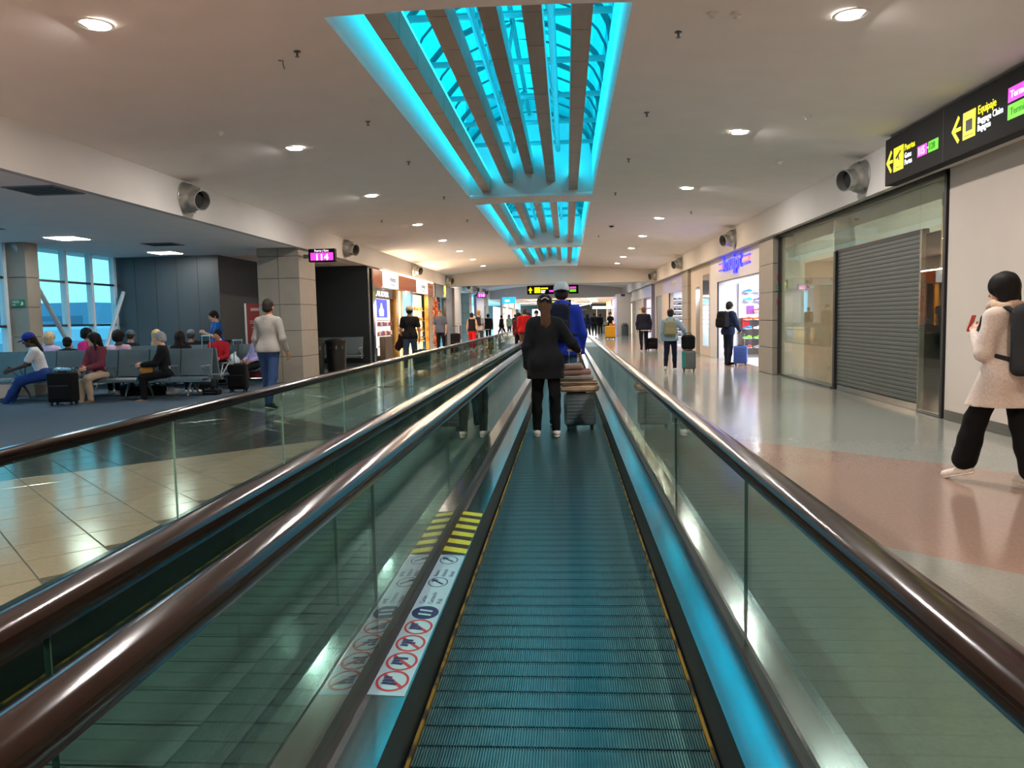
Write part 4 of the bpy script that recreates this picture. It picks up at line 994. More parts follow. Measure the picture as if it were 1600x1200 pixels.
# ------------------------------------------------------------------ right: shuttered shop behind glass
sf = thing('storefront', 'closed shop front of large glass sheets around a roller shutter', 'shop front', (WX, 14.3, 0))
def S(y): return y - 14.3
M_BACKB = mat('pale_green_beige_board', 'dedac6', 0.7, var=0.04, scale=3)
for (ya, yb) in ((10.35, 10.41), (18.14, 18.2)): boxes('frame_post', M_BLACKM, sf, (-0.03, 0.05, S(ya), S(yb), 0, 3.16))
boxes('frame_head', M_BLACKM, sf, (-0.03, 0.05, S(10.35), S(18.2), 3.12, 3.18))
boxes('bottom_rail', M_STEEL_D, sf, (-0.02, 0.03, S(14.62), S(18.14), 0, 0.035)); boxes('bottom_rail', M_STEEL_D, sf, (-0.02, 0.03, S(10.41), S(11.1), 0, 0.035))
for (ya, yb, za, zb) in ((10.415, 11.13, 0.04, 3.115), (11.14, 14.58, 2.52, 3.115), (14.63, 16.35, 0.04, 3.115), (16.36, 18.13, 0.04, 3.115)):
    boxes('glass_sheet', M_GLASS_SHOP, sf, (-0.006, 0.006, S(ya), S(yb), za, zb))
boxes('backing_board', M_BACKB, sf, (0.30, 0.34, S(10.3), S(11.12), 0, 3.18)); boxes('backing_board', M_BACKB, sf, (0.30, 0.34, S(14.62), S(18.2), 0, 3.18)); boxes('backing_board', M_BACKB, sf, (0.30, 0.34, S(11.12), S(14.62), 2.5, 3.18))
for ya in (10.36, 14.6, 18.18): boxes('return_panel', M_BACKB, sf, (0.01, 0.30, S(ya), S(ya + 0.02), 0, 3.12))
boxes('brown_panel', mat('tan_kraft_board', 'b89a7c', 0.7, var=0.06, scale=3), sf, (0.27, 0.30, S(15.2), S(17.2), 0.02, 2.47))
for k in range(12): boxes('ribbed_strip', mat('peach_ribbed_curtain', 'd2b494', 0.7), sf, (0.26, 0.30, S(10.45 + k * 0.055), S(10.45 + k * 0.055 + 0.035), 1.9, 3.0))
sh = thing('roller_shutter', 'grey slatted roller shutter pulled down over the closed shop entrance', 'shutter', (WX + 0.04, 12.86, 0))
M_SHUT = mat('grey_shutter_slat', '4a504c', 0.6, metal=0.1, var=0.06, scale=8)
boxes('guide_rail', M_BLACKM, sh, (-0.04, 0.06, 1.64, 1.74, 0, 2.5)); boxes('guide_rail', M_STEEL_D, sh, (-0.02, 0.04, -1.74, -1.69, 0, 2.5)); boxes('head_box', M_BLACKM, sh, (0.0, 0.08, -1.74, 1.74, 2.46, 2.52))
boxes('backing', M_BLACKM, sh, (0.05, 0.06, -1.7, 1.66, 0.0, 2.47))
nsl = 36; sp = 2.36 / nsl
me_sl = MB().prism([(0.0, 0.002), (-0.003, sp * 0.25), (-0.004, sp * 0.5), (-0.003, sp * 0.75), (0.0, sp - 0.004), (0.02, sp - 0.004), (0.02, 0.002)], 'y', -1.0, 1.0)
me_sl.v = [(z_[0], z_[1], z_[2]) for z_ in me_sl.v]
# the outline above is given as (x, z): sweep along y
me_slat = me_sl.mesh('shutter_slat', M_SHUT)
for k in range(nsl):
    o = link('shutter_slat', me_slat, sh, (0.01, -0.02, 0.10 + k * sp)); o.scale = (1, 1.665, 1)
boxes('bottom_bar', M_STEEL, sh, (-0.01, 0.03, -1.69, 1.645, 0.0, 0.095))

# ------------------------------------------------------------------ right: column, shoe shop, pier, second shop
clad_column(4.72, 5.32, 18.22, 19.5, 3.2, [0.62, 1.25, 1.9, 2.55], 'taupe panelled column between the shuttered shop and the shoe shop', False)
for (z, lab) in ((1.66, 'upper red alarm call point on the column beside the shoe shop'), (2.22, 'high red alarm box on the column beside the shoe shop')):
    t = thing('alarm_point', lab, 'alarm', (4.86, 18.21, z)); boxes('housing', mat('alarm_red', 'a02018', 0.4), t, (-0.05, 0.05, -0.04, 0, -0.07, 0.07), bevel=0.008); boxes('push_plate', M_RING, t, (-0.02, 0.02, -0.044, -0.04, -0.02, 0.02))
def exit_sign(loc, axis, label):
    t = thing('exit_sign', label, 'sign', loc, axis); boxes('plate', mat('exit_green', '2c7a45', 0.5), t, (-0.14, 0.14, -0.015, 0, -0.07, 0.07))
    text('lettering', 'SALIDA', 0.075, M_RING, t, frame_mat((-0.125, -0.017, 0.0), (1, 0, 0), (0, 0, 1)), 0.002, sx=0.62); text('lettering', 'EXIT', 0.05, M_RING, t, frame_mat((-0.125, -0.017, -0.055), (1, 0, 0), (0, 0, 1)), 0.002, sx=0.7)
    MB().prism([(0.05, -0.05), (0.075, -0.005), (0.065, 0.02), (0.085, 0.035), (0.10, 0.0), (0.125, 0.0), (0.095, -0.02), (0.115, -0.05), (0.09, -0.035), (0.065, -0.055)], 'y', -0.018, -0.015).build('running_figure', M_RING, t)
exit_sign((4.93, 18.21, 1.98), 0, 'green exit sign on the column beside the shoe shop')
exit_sign((-11.36, 15.44, 1.95), 0, 'green exit sign on the window pier in the lounge')

M_SHOPW = mat('white_shop_wall', 'd9d9de', 0.6, var=0.02); M_SHOPF = mat('pale_shop_floor', 'c9c9cc', 0.25, var=0.03)
def shop_room(name, label, y0, y1, x0, x1, zc_, power, col, n=2):
    """interior: floor, back and side walls, ceiling, lamps"""
    t = struct(name, label, ((x0 + x1) / 2, (y0 + y1) / 2, 0)); cx, cy = (x0 + x1) / 2, (y0 + y1) / 2; hx, hy = abs(x1 - x0) / 2, (y1 - y0) / 2
    boxes('shop_floor', M_SHOPF, t, (-hx, hx, -hy, hy, -0.003, 0.003)); boxes('shop_ceiling', M_SHOPW, t, (-hx, hx, -hy, hy, zc_, zc_ + 0.05))
    boxes('side_wall', M_SHOPW, t, (-hx, hx, -hy, -hy + 0.05, 0, zc_)); boxes('side_wall', M_SHOPW, t, (-hx, hx, hy - 0.05, hy, 0, zc_))
    s = 1 if x1 > x0 else -1; xb = s * (hx - 0.05)
    boxes('back_wall', M_SHOPW, t, (min(xb, xb + s * 0.05), max(xb, xb + s * 0.05), -hy, hy, 0, zc_))
    for k in range(n):
        yy = -hy + (k + 0.5) * 2 * hy / n
        boxes('lamp_strip', glow('shop_strip', 'ffffff', 6), t, (-hx * 0.6, hx * 0.6, yy - 0.06, yy + 0.06, zc_ - 0.02, zc_))
        area_light('shop_lamp', t, (0, yy, zc_ - 0.05), power / n, hx * 1.2, col, shape='RECTANGLE', size_y=0.2)
    return t
shop_room('wall_shoe_shop', 'white-lit interior of the shoe shop on the right', 19.55, 25.7, 5.1, 8.5, 2.9, 130, (0.90, 0.95, 1.0))
sp1 = thing('shop_sign_panel', 'white sign wall above the shoe shop entrance', 'shop front', (WX, 22.5, 0))
M_PANELW = mat('white_shopfront_panel', 'cfcdd0', 0.45, var=0.02)
boxes('header_panel', M_PANELW, sp1, (-0.02, 0.22, 19.5 - 22.5, 25.4 - 22.5, 2.44, 3.19)); boxes('header_trim', M_BLACKM, sp1, (-0.025, -0.02, -3.0, 2.9, 2.42, 2.445))
boxes('pier_panel', M_PANELW, sp1, (-0.02, 0.22, 25.4 - 22.5, 26.6 - 22.5, 0, 3.19)); boxes('door_jamb', M_BLACKM, sp1, (-0.025, 0.02, 2.87, 2.90, 0, 2.44))
ns_ = thing('neon_shop_sign', 'blurred blue neon lettering over the shoe shop with pink arrow bars', 'sign', (WX - 0.05, 22.9, 2.85))
M_NEON = glow('blue_neon', '2a2cff', 1.1); M_NEONP = glow('pink_neon', 'ff7a6e', 0.7)
text('lettering', 'knujpt', 0.62, M_NEON, ns_, frame_mat((0, 1.42, -0.12), (0, -1, 0), (0, 0, 1)), 0.05, sx=1.62, fat=0.012)
for (ya, yb) in ((-1.95, -1.32), (1.5, 2.1)):
    boxes('neon_bar', M_NEONP, ns_, (-0.02, 0.02, ya, yb, -0.02, 0.08)); boxes('neon_edge', M_NEON, ns_, (-0.02, 0.02, ya - 0.1, yb, 0.11, 0.14)); boxes('neon_edge', M_NEON, ns_, (-0.02, 0.02, ya - 0.1, yb, -0.09, -0.06))

# shoe wall inside: slat boards facing the viewer with single shoes on brackets
def shoe_mesh():
    F = Field((-0.09, -0.2, -0.03), (0.09, 0.2, 0.16), 0.012)
    F.cone((0, -0.10, 0.04), (0, -0.04, 0.05), 0.042, 0.046, 0.03); F.cone((0, -0.04, 0.04), (0, 0.11, 0.028), 0.046, 0.036, 0.04); F.cone((0, -0.09, 0.06), (0, -0.05, 0.085), 0.036, 0.032, 0.03); F.keep((0, 0, -1), (0, 0, 0.004)); F.carve((0, -0.075, 0.125), (0.024, 0.04, 0.04))
    return F.mesh('shoe_upper', C_('888888'))
SHOE = shoe_mesh(); SHOE_SOLE = MB().prism([(0.046 * math.sin(a) * (1.0 if math.cos(a) < 0 else 0.92), 0.145 * math.cos(a)) for a in [2 * PI * k / 16 for k in range(16)]], 'z', 0.0, 0.018).mesh('sole', C_('e8e8e8'))
def display_shoe(loc, rz, hexc, label, group):
    t = thing('shoe', label, 'shoe', loc, rz, group); u = link('upper', SHOE, t); u.material_slots[0].link = 'OBJECT'; u.material_slots[0].material = C_(hexc); link('sole', SHOE_SOLE, t)
    return t
ds = thing('shoe_display', 'slatted display wall inside the shoe shop with rows of single shoes', 'display', (6.6, 25.6, 0))
M_SLATB = mat('dark_display_board', '4a4040', 0.6); M_SLATW = mat('pale_display_board', 'c8c8d6', 0.5)
boxes('lower_board', M_SLATB, ds, (-1.05, 1.6, -0.06, 0.0, 0.1, 1.28)); boxes('upper_board', M_SLATW, ds, (-1.05, 1.6, -0.06, 0.0, 1.28, 2.4))
boxes('poster', mat('poster_frame_white', 'e6e6ea', 0.5), ds, (-0.95, -0.45, -0.09, -0.06, 1.30, 1.75)); boxes('poster_print', mat('poster_purple', '7c3f8c', 0.5), ds, (-0.83, -0.57, -0.094, -0.09, 1.40, 1.68))
boxes('yellow_post', mat('display_yellow', 'd8c93c', 0.5), ds, (-0.05, 0.06, -0.20, -0.06, 0.1, 1.75)); boxes('yellow_base', mat('base_yellow', 'e8d70e', 0.5), ds, (-0.35, 0.6, -0.45, -0.06, 0.0, 0.14), bevel=0.02); boxes('white_post', M_RING, ds, (0.09, 0.16, -0.24, -0.06, 0.1, 1.8))
boxes('red_cloth', mat('display_red', 'b52a2e', 0.8), ds, (-0.95, -0.72, -0.12, -0.06, 0.98, 1.24))
cols_sh = [['3f7fd0', '9aa4b4', '4466cc', '3f8fe0', '7a5ad0'], ['45b0d8', '6a58c8', '3c6ad8', '4aa0dc', '8058c0'], ['c84a8a', 'd8587c', 'c84a4a', 'd8d8d8', 'c84aa0'], ['d0583c', 'd86a3c', '8a8a90', 'c84a3c', '505058'], ['3f7fe0', 'e8e8e8', '3a60c0', '303040', '4a9ad8'], ['7ad83c', '6ac83c', '404048', '9ae050', '303038'], ['a04848', '909098', '585860', 'a85050', '404040']]
znames = ['top', 'second', 'third', 'fourth', 'fifth', 'sixth', 'lowest']; xnames = ['leftmost', 'second', 'middle', 'fourth', 'rightmost']
for r_ in range(7):
    for c_ in range(5):
        x = 6.6 - 0.80 + c_ * 0.33; z = [2.10, 1.83, 1.50, 1.22, 0.93, 0.62, 0.32][r_]
        if r_ == 2 and c_ == 0: continue
        sh_ = display_shoe((x, 25.425, z), R(75), cols_sh[r_][c_], '%s shoe in the %s row of the shoe shop display' % (xnames[c_], znames[r_]), 'shoes on the display wall'); boxes('bracket', M_RING, sh_, (-0.02, 0.02, -0.05, 0.05, -0.012, 0.0))
# pier with a mirror strip, narrow opening, column, second shop
pw_ = thing('pier_wall', 'cream pier with a tall mirror strip between the two right-hand shops', 'wall panel', (WX, 28.6, 0))
boxes('cream_panel', M_CREAM, pw_, (-0.02, 0.22, 26.6 - 28.6, 28.65 - 28.6, 0, 3.19)); boxes('mirror_strip', mat('mirror', 'c8c8c8', 0.03, metal=1.0, var=0.0), pw_, (-0.03, -0.02, 26.85 - 28.6, 28.0 - 28.6, 0.35, 2.75)); boxes('mirror_frame', M_STEEL, pw_, (-0.026, -0.02, 26.80 - 28.6, 28.05 - 28.6, 0.30, 2.80))
boxes('cream_panel', M_CREAM, pw_, (-0.02, 0.22, 29.55 - 28.6, 30.7 - 28.6, 0, 3.19)); boxes('cream_panel', M_CREAM, pw_, (-0.02, 0.22, 28.65 - 28.6, 29.55 - 28.6, 2.45, 3.19)); boxes('niche_back', M_SHOPW, pw_, (0.5, 0.55, 28.6 - 28.6, 29.6 - 28.6, 0, 2.45))
for k in range(8): boxes('niche_shelf', M_SLATB, pw_, (0.15, 0.5, 0.06, 0.94, 0.25 + k * 0.27, 0.27 + k * 0.27))
area_light('niche_lamp', pw_, (0.25, 0.5, 2.4), 14, 0.3, (0.85, 0.92, 1.0))
clad_column(4.72, 5.32, 30.72, 32.2, 3.2, [0.62, 1.25, 1.9, 2.55], 'taupe panelled column between the two right-hand shops', False)
sp2 = thing('shop_sign_panel', 'lilac-grey sign wall above the second shop on the right', 'shop front', (WX, 36, 0))
M_LIL = mat('lilac_grey_panel', '9c9cc0', 0.45, var=0.03)
boxes('header_panel', M_LIL, sp2, (-0.02, 0.2, 32.4 - 36, 39.6 - 36, 2.46, 3.19)); boxes('jamb', M_CREAM, sp2, (-0.02, 0.2, 37.2 - 36, 39.6 - 36, 0, 2.46))
boxes('jamb_edge', M_JOINT, sp2, (-0.025, 0.02, 37.1 - 36, 37.2 - 36, 0, 2.46)); text('lettering', 'TOTTO', 0.34, M_RING, sp2, frame_mat((-0.024, 0.2, 2.72), (0, -1, 0), (0, 0, 1)), 0.02, sx=1.3)
boxes('pier', M_CREAM, sp2, (-0.02, 0.2, 39.6 - 36, 40.0 - 36, 0, 3.19)); boxes('door_leaf', mat('grey_service_door', '7d7b78', 0.5), sp2, (0.02, 0.08, 40.0 - 36, 42.4 - 36, 0, 2.45)); boxes('over_door', M_CREAM, sp2, (-0.02, 0.2, 40.0 - 36, 43.0 - 36, 2.45, 3.19)); boxes('pier', M_CREAM, sp2, (-0.02, 0.2, 42.4 - 36, 43.0 - 36, 0, 2.45))
shop_room('wall_second_shop', 'bright interior of the second shop on the right', 32.3, 40.0, 5.1, 8.5, 2.9, 110, (0.92, 0.95, 1.0))
sd = thing('shelf_unit', 'white shelving with rows of dark goods in the second right-hand shop', 'shelf', (6.0, 39.6, 0))
boxes('back_panel', M_SHOPW, sd, (-0.8, 1.5, 0.2, 0.25, 0, 2.5))
for k in range(8):
    boxes('shelf_board', M_RING, sd, (-0.8, 1.5, -0.1, 0.2, 0.35 + k * 0.26, 0.37 + k * 0.26))
for k in range(8):
    for q in range(6):
        display_shoe((6.0 - 0.62 + q * 0.26, 39.6, 0.37 + k * 0.26), R(80), ['2a2c38', '3a3f55', '606478', '22232a'][(k * 3 + q) % 4], 'shoe %s on the %s shelf of the second right-hand shop' % (['leftmost', 'second from left', 'third from left', 'third from right', 'second from right', 'rightmost'][q], ['lowest', 'second', 'third', 'fourth', 'fifth', 'sixth', 'seventh', 'top'][k]), 'goods on the second shop shelves')

# ------------------------------------------------------------------ left: perfume shop and neighbour
FX = -6.3
ps = thing('storefront', 'orange-banded perfume shop front with white lit signs on the left', 'shop front', (FX, 31, 0))
def L(y): return y - 31
M_ORG = mat('burnt_orange_gloss', 'b5602c', 0.18, var=0.04, scale=4, coat=0.4); M_BRN = mat('brown_display_frame', '4a342a', 0.4)
for (ya, yb) in ((25.05, 26.35), (28.85, 32.35), (35.0, 36.5)): boxes('orange_panel', M_ORG, ps, (-0.06, 0.04, L(ya), L(yb), 2.58, 3.14))
M_SIGNW = glow('white_lit_shop_sign', 'f6f6f6', 0.5); M_SIGNT = mat('dark_sign_print', '24323c', 0.5)
for (ya, yb) in ((26.37, 28.83), (32.37, 34.98)):
    boxes('lit_sign', M_SIGNW, ps, (-0.06, 0.05, L(ya), L(yb), 2.60, 3.12)); text('lettering', 'Attenza', 0.24, M_SIGNT, ps, frame_mat((0.053, L(ya) + 1.05, 2.84), (0, 1, 0), (0, 0, 1)), 0.004, sx=1.25, fat=0.004)
    text('lettering', 'DUTY FREE', 0.10, M_SIGNT, ps, frame_mat((0.053, L(ya) + 1.15, 2.68), (0, 1, 0), (0, 0, 1)), 0.003, sx=1.2)
boxes('cove_strip', glow('cove_lamp', 'fff0dc', 3), ps, (0.0, 0.06, L(26.2), L(36.4), 3.145, 3.165)); area_light('cove_light', ps, (0.10, 0.3, 3.16), 75, 0.06, (1.0, 0.70, 0.42), (0, R(-120), 0), 'RECTANGLE', 10)
boxes('edge_post', M_STEEL, ps, (-0.10, 0.03, L(24.95), L(25.35), 0, 3.14)); boxes('edge_lamp', glow('edge_lamp', 'fff4e6', 4), ps, (0.03, 0.04, L(25.28), L(25.33), 0.55, 2.1))
boxes('display_back', M_BRN, ps, (-0.2, -0.15, L(25.4), L(28.5), 0, 2.58)); boxes('lit_panel', glow('cream_lit_panel', 'fff0da', 0.6), ps, (-0.15, -0.12, L(25.6), L(28.0), 0.25, 2.2))
boxes('sign_board', M_BRN, ps, (-0.15, -0.06, L(25.4), L(28.5), 2.22, 2.55)); text('lettering', 'LAUDER', 0.25, M_WHT, ps, frame_mat((-0.055, L(25.55), 2.28), (0, 1, 0), (0, 0, 1)), 0.01, sx=2.2, fat=0.006)
boxes('poster', glow('blue_lit_poster', '3a48d8', 0.55), ps, (-0.12, -0.10, L(25.7), L(27.5), 1.55, 2.18)); MB().prism([(L(26.3), 1.60), (L(26.9), 1.60), (L(26.95), 1.80), (L(26.75), 1.90), (L(26.65), 2.05), (L(26.55), 2.05), (L(26.45), 1.90), (L(26.25), 1.80)], 'x', -0.10, -0.085).build('poster_bottle', glow('poster_pale', 'c8d4ff', 0.6), ps)
for z in (0.55, 0.92, 1.25, 1.45): boxes('display_shelf', M_BRN, ps, (-0.12, 0.0, L(25.6), L(28.0), z, z + 0.02))
for k in range(16): boxes('boxed_perfume', [mat('pack_red', 'b84a3a', 0.4), mat('pack_white', 'e6dcd0', 0.4), mat('pack_violet', '7c58a8', 0.4)][k % 3], ps, (-0.09, -0.02, L(25.7 + (k % 8) * 0.28), L(25.7 + (k % 8) * 0.28 + 0.16), 0.94 if k < 8 else 1.27, (1.06 if k < 8 else 1.37) + 0.03 * (k % 2)))
boxes('display_plinth', mat('plinth_bronze', '5a4a3c', 0.35, metal=0.4), ps, (0.0, 0.2, L(25.75), L(26.9), 0, 0.9), bevel=0.02)
M_GOLD = mat('gold_pilaster', 'c89a52', 0.25, metal=0.8, var=0.05); M_CRML = glow('warm_lit_wall', 'ffdc98', 0.9)
boxes('gold_pilaster', M_GOLD, ps, (-0.15, 0.02, L(28.5), L(28.85), 0, 2.58)); boxes('lit_pilaster', M_CRML, ps, (-0.12, 0.0, L(28.9), L(29.35), 0.05, 2.55)); boxes('gold_pilaster', M_GOLD, ps, (-0.15, 0.02, L(29.4), L(29.6), 0, 2.58))
boxes('blue_banner', glow('pale_blue_lit_banner', '7fb8ec', 0.6), ps, (-0.15, -0.10, L(29.7), L(31.9), 0.6, 2.55)); boxes('banner_frame', M_STEEL, ps, (-0.12, -0.04, L(31.85), L(31.95), 0, 2.58))
boxes('lit_wall', M_CRML, ps, (-0.32, -0.28, L(31.9), L(35.1), 0.0, 2.55)); boxes('gold_pilaster', M_GOLD, ps, (-0.15, 0.02, L(35.1), L(35.3), 0, 2.58))  # wall emits by itself, lamplight put into its material
for k in range(4): boxes('glass_shelf', M_RING, ps, (-0.28, -0.08, L(32.1), L(34.9), 0.5 + k * 0.45, 0.52 + k * 0.45))
for k in range(20):
    z = 0.52 + (k % 4) * 0.45; y = 32.3 + (k // 4) * 0.55
    MB().lathe([(0.05, 0), (0.055, 0.10), (0.02, 0.13), (0.02, 0.17), (0.001, 0.17)], 10, c=(-0.17, L(y), z)).build('perfume_bottle', mat('amber_bottle', 'c98a3a', 0.2), ps, smooth=True)
boxes('threshold', M_GOLD, ps, (-0.1, 0.02, L(25.35), L(36.4), 0, 0.012)); boxes('pier', M_CREAM, ps, (-0.25, 0.02, L(36.45), L(37.0), 0, 3.19))
for yy in (26.9, 30.8, 33.6): area_light('shop_lamp', ps, (-0.15, L(yy), 2.5), 22, 0.5, (1.0, 0.74, 0.46), (0, R(-35), 0))
tag(boxes('wall_perfume_shop', M_CREAM, None, (-8.0, -7.0, 24.9, 42.9, 0, 3.3)), 'solid wall behind the left shop fronts', None, None, 'structure')
tag(boxes('ceiling_left_soffit', M_CEIL, None, (-7.05, XL - 0.1, 24.7, 64, 3.16, 3.22)), 'narrow soffit above the left shop fronts', None, None, 'structure')
gl_ = thing('leaf_garland', 'orange autumn-leaf garland hanging beside the perfume shop', 'garland', (FX + 0.22, 35.9, 0.25))
mb = MB(); rr = random.Random(3)
for k in range(260):
    zz = rr.uniform(0, 2.2); c = Vector((rr.gauss(0, 0.05), rr.gauss(0, 0.22), zz)); u = Vector((rr.uniform(-1, 1), rr.uniform(-1, 1), rr.uniform(-1, 1))).normalized(); w = u.cross(Vector((rr.uniform(-1, 1), rr.uniform(-1, 1), rr.uniform(-1, 1)))).normalized(); q = rr.uniform(0.05, 0.10)
    mb.add([c - u * q, c - w * q * 0.6, c + u * q, c + w * q * 0.6, c + u.cross(w) * q * 0.15], [(0, 1, 4), (1, 2, 4), (2, 3, 4), (3, 0, 4)])
tag(mb.build('leaves', mat('autumn_leaf', 'c8561c', 0.6, var=0.5, scale=12), gl_), None, None, None, 'stuff'); MB().tube([(0, 0, -0.25), (0, 0, 2.3)], 0.015, 6).build('stem', M_BRN, gl_)
s2 = thing('storefront', 'narrow shop front with slate-blue sign and yellow emblem on the left', 'shop front', (FX, 39.5, 0))
boxes('sign_panel', mat('slate_blue_panel', '66727c', 0.5), s2, (-0.05, 0.05, 37.05 - 39.5, 41.4 - 39.5, 2.56, 3.19)); M_EMB = glow('yellow_emblem', 'ffd23c', 1.2)
MB().lathe([(0.26, -0.01), (0.26, 0.02), (0.001, 0.02)], 20, c=(0.05, 0.45, 2.98), M=Matrix.Rotation(PI / 2, 3, 'Y')).build('emblem', M_EMB, s2); text('lettering', 'CAFE', 0.16, M_EMB, s2, frame_mat((0.055, 0.0, 2.62), (0, 1, 0), (0, 0, 1)), 0.004, sx=1.8)
boxes('jamb', M_CREAM, s2, (-0.1, 0.02, 37.05 - 39.5, 37.5 - 39.5, 0, 2.56)); boxes('dark_door', M_BLACKM, s2, (-0.5, -0.42, -2.0, -0.6, 0, 2.56)); boxes('beige_counter', M_CREAM, s2, (-0.5, -0.4, -0.6, 1.0, 0, 2.56)); boxes('brown_goods', mat('brown_goods', '8a5a3c', 0.6), s2, (-0.4, -0.2, -1.9, -0.3, 1.1, 1.75)); boxes('dark_side', mat('dark_brown_panel', '241a16', 0.4), s2, (-0.1, 0.04, 0.9, 3.3, 0, 3.19))
area_light('shop_lamp', s2, (-0.2, -0.5, 2.5), 40, 0.5, (1.0, 0.8, 0.55))
pl_ = thing('clad_column', 'beige column with a red fire box where the shops on the left end', 'column', (-6.55, 44.2, 0)); boxes('shaft', M_CREAM, pl_, (-0.35, 0.37, -1.3, 1.3, 0, 3.2)); boxes('fire_box', mat('maroon_fire_box', '5a1c1c', 0.5), pl_, (0.37, 0.40, 0.5, 1.1, 0.3, 1.1)); boxes('joint', M_JOINT, pl_, (0.371, 0.374, -1.3, 1.3, 1.2, 1.21))

# ------------------------------------------------------------------ beyond the bulkhead
tag(boxes('wall_left_far', mat('blue_grey_far_wall', '7c8a92', 0.5), None, (-9.2, -9.0, 42.9, 62, 0, 3.3)), 'blue-grey wall of the far gate lounge', None, None, 'structure')
clad_column(-7.2, -6.3, 50.5, 51.7, 3.2, [0.62, 1.24, 1.86, 2.48], 'grey panelled column in the far gate lounge', True)
def lit_front(name, label, y0, y1, x, s, col, estr, sign=None, frame=M_CREAM, z1=2.5):
    """far shop front: frame, lit interior wall, shelves and a sign board"""
    t = thing(name, label, 'shop front', (x, (y0 + y1) / 2, 0)); hw = (y1 - y0) / 2
    def b(nm, m, xa, xb, ya, yb, za, zb): boxes(nm, m, t, (min(-s * xa, -s * xb), max(-s * xa, -s * xb), ya, yb, za, zb))
    b('header', frame, 0, 0.2, -hw, hw, z1, 3.19); b('pier', frame, 0, 0.2, -hw, -hw + 0.4, 0, z1); b('pier', frame, 0, 0.2, hw - 0.4, hw, 0, z1)
    b('lit_wall', glow('lit_' + col, col, estr), -0.62, -0.55, -hw, hw, 0, z1)  # interior brightness is emitted by the wall, not cast by lamps
    for k in range(4): b('shelf', M_SLATB, -0.55, -0.25, -hw + 0.4, hw - 0.4, 0.4 + k * 0.5, 0.44 + k * 0.5)
    if sign: b('sign_board', sign, 0.2, 0.26, -hw * 0.7, hw * 0.7, z1 + 0.1, 3.1)
    return t
lit_front('far_storefront', 'wood-lit shop front beside the navy-suited man', 44, 49, WX + 0.1, 1, 'f2b070', 1.0, None, M_LIL)
lit_front('far_storefront', 'pale shop front further along the right side', 49.2, 57, WX + 0.1, 1, 'c8c0dc', 0.7, None, M_CREAM)
lit_front('far_storefront', 'white-lit shop front under the blue sign far on the left', 60, 63.8, -6.6, -1, 'f4dcd4', 1.1, None, M_CREAM)
tag(boxes('wall_left_lilac', mat('lilac_far_panel', '8a8296', 0.4), None, (-6.5, -6.3, 54.5, 59.6, 0, 3.3)), 'glossy lilac wall far on the left', None, None, 'structure')
bs = thing('hanging_sign', 'bright blue illuminated sign far down on the left', 'sign', (-4.45, 60.5, 2.62)); boxes('sign_case', glow('bright_blue_sign', '1f7fe8', 1.3), bs, (-0.52, 0.52, 0, 0.15, 0, 0.5), bevel=0.01); boxes('emblem', glow('pale_sign_mark', 'e8f4ff', 1.2), bs, (-0.3, 0.05, -0.01, 0, 0.14, 0.30)); MB().tube([(0, 0.07, 0.5), (0, 0.07, 1.345)], 0.015, 6).build('rod', M_STEEL, bs)
kb = thing('partition_block', 'lilac and beige partition block far on the right with a dark logo', 'partition', (4.35, 60, 0)); boxes('block', M_CREAM, kb, (-0.5, 0.55, -0.6, 3, 0, 3.15)); boxes('lilac_side', mat('lilac_side_panel', 'a6a2d8', 0.5), kb, (-0.53, -0.5, -0.6, 3, 0, 3.1)); boxes('logo', M_STKB, kb, (-0.2, 0.1, -0.62, -0.6, 2.95, 3.12))
tb = thing('trash_bin', 'small grey dome-top bin beside the far partition', 'bin', (4.35, 58.6, 0)); MB().lathe([(0.26, 0), (0.27, 0.65), (0.28, 0.68), (0.26, 0.8), (0.16, 0.92), (0.001, 0.95)], 18).build('body', mat('bin_grey', '4a524e', 0.5), tb, smooth=True); boxes('mouth', M_BLACK, tb, (-0.12, 0.12, -0.275, -0.2, 0.7, 0.8))
ck = thing('sales_kiosk', 'grey promotional kiosk with a white canopy far on the right', 'kiosk', (3.2, 68, 0)); boxes('counter', mat('kiosk_grey', '8c9694', 0.5), ck, (-0.6, 0.6, -0.4, 0.4, 0, 1.0), bevel=0.02); boxes('slot', M_BLACK, ck, (-0.5, 0.5, -0.41, -0.4, 0.62, 0.72)); boxes('canopy', glow('kiosk_canopy', 'ffffff', 1.6), ck, (-0.9, 0.9, -0.5, 0.5, 2.15, 2.35))
for xx in (-0.55, 0.55): MB().tube([(xx, 0.3, 1.0), (xx, 0.3, 2.15)], 0.025, 6).build('post', M_STEEL, ck)
fe = tag(boxes('ceiling_far', mat('far_ceiling_paint', 'b8a898', 0.8), None, (-7, 6, 64.5, 108, 3.15, 3.25)), 'low ceiling over the far shops', None, None, 'structure')
tag(boxes('wall_far_end', mat('far_end_wall', '8c8278', 0.7), None, (-12, 9, 108, 108.2, 0, 3.3)), 'end wall far down the hall', None, None, 'structure')
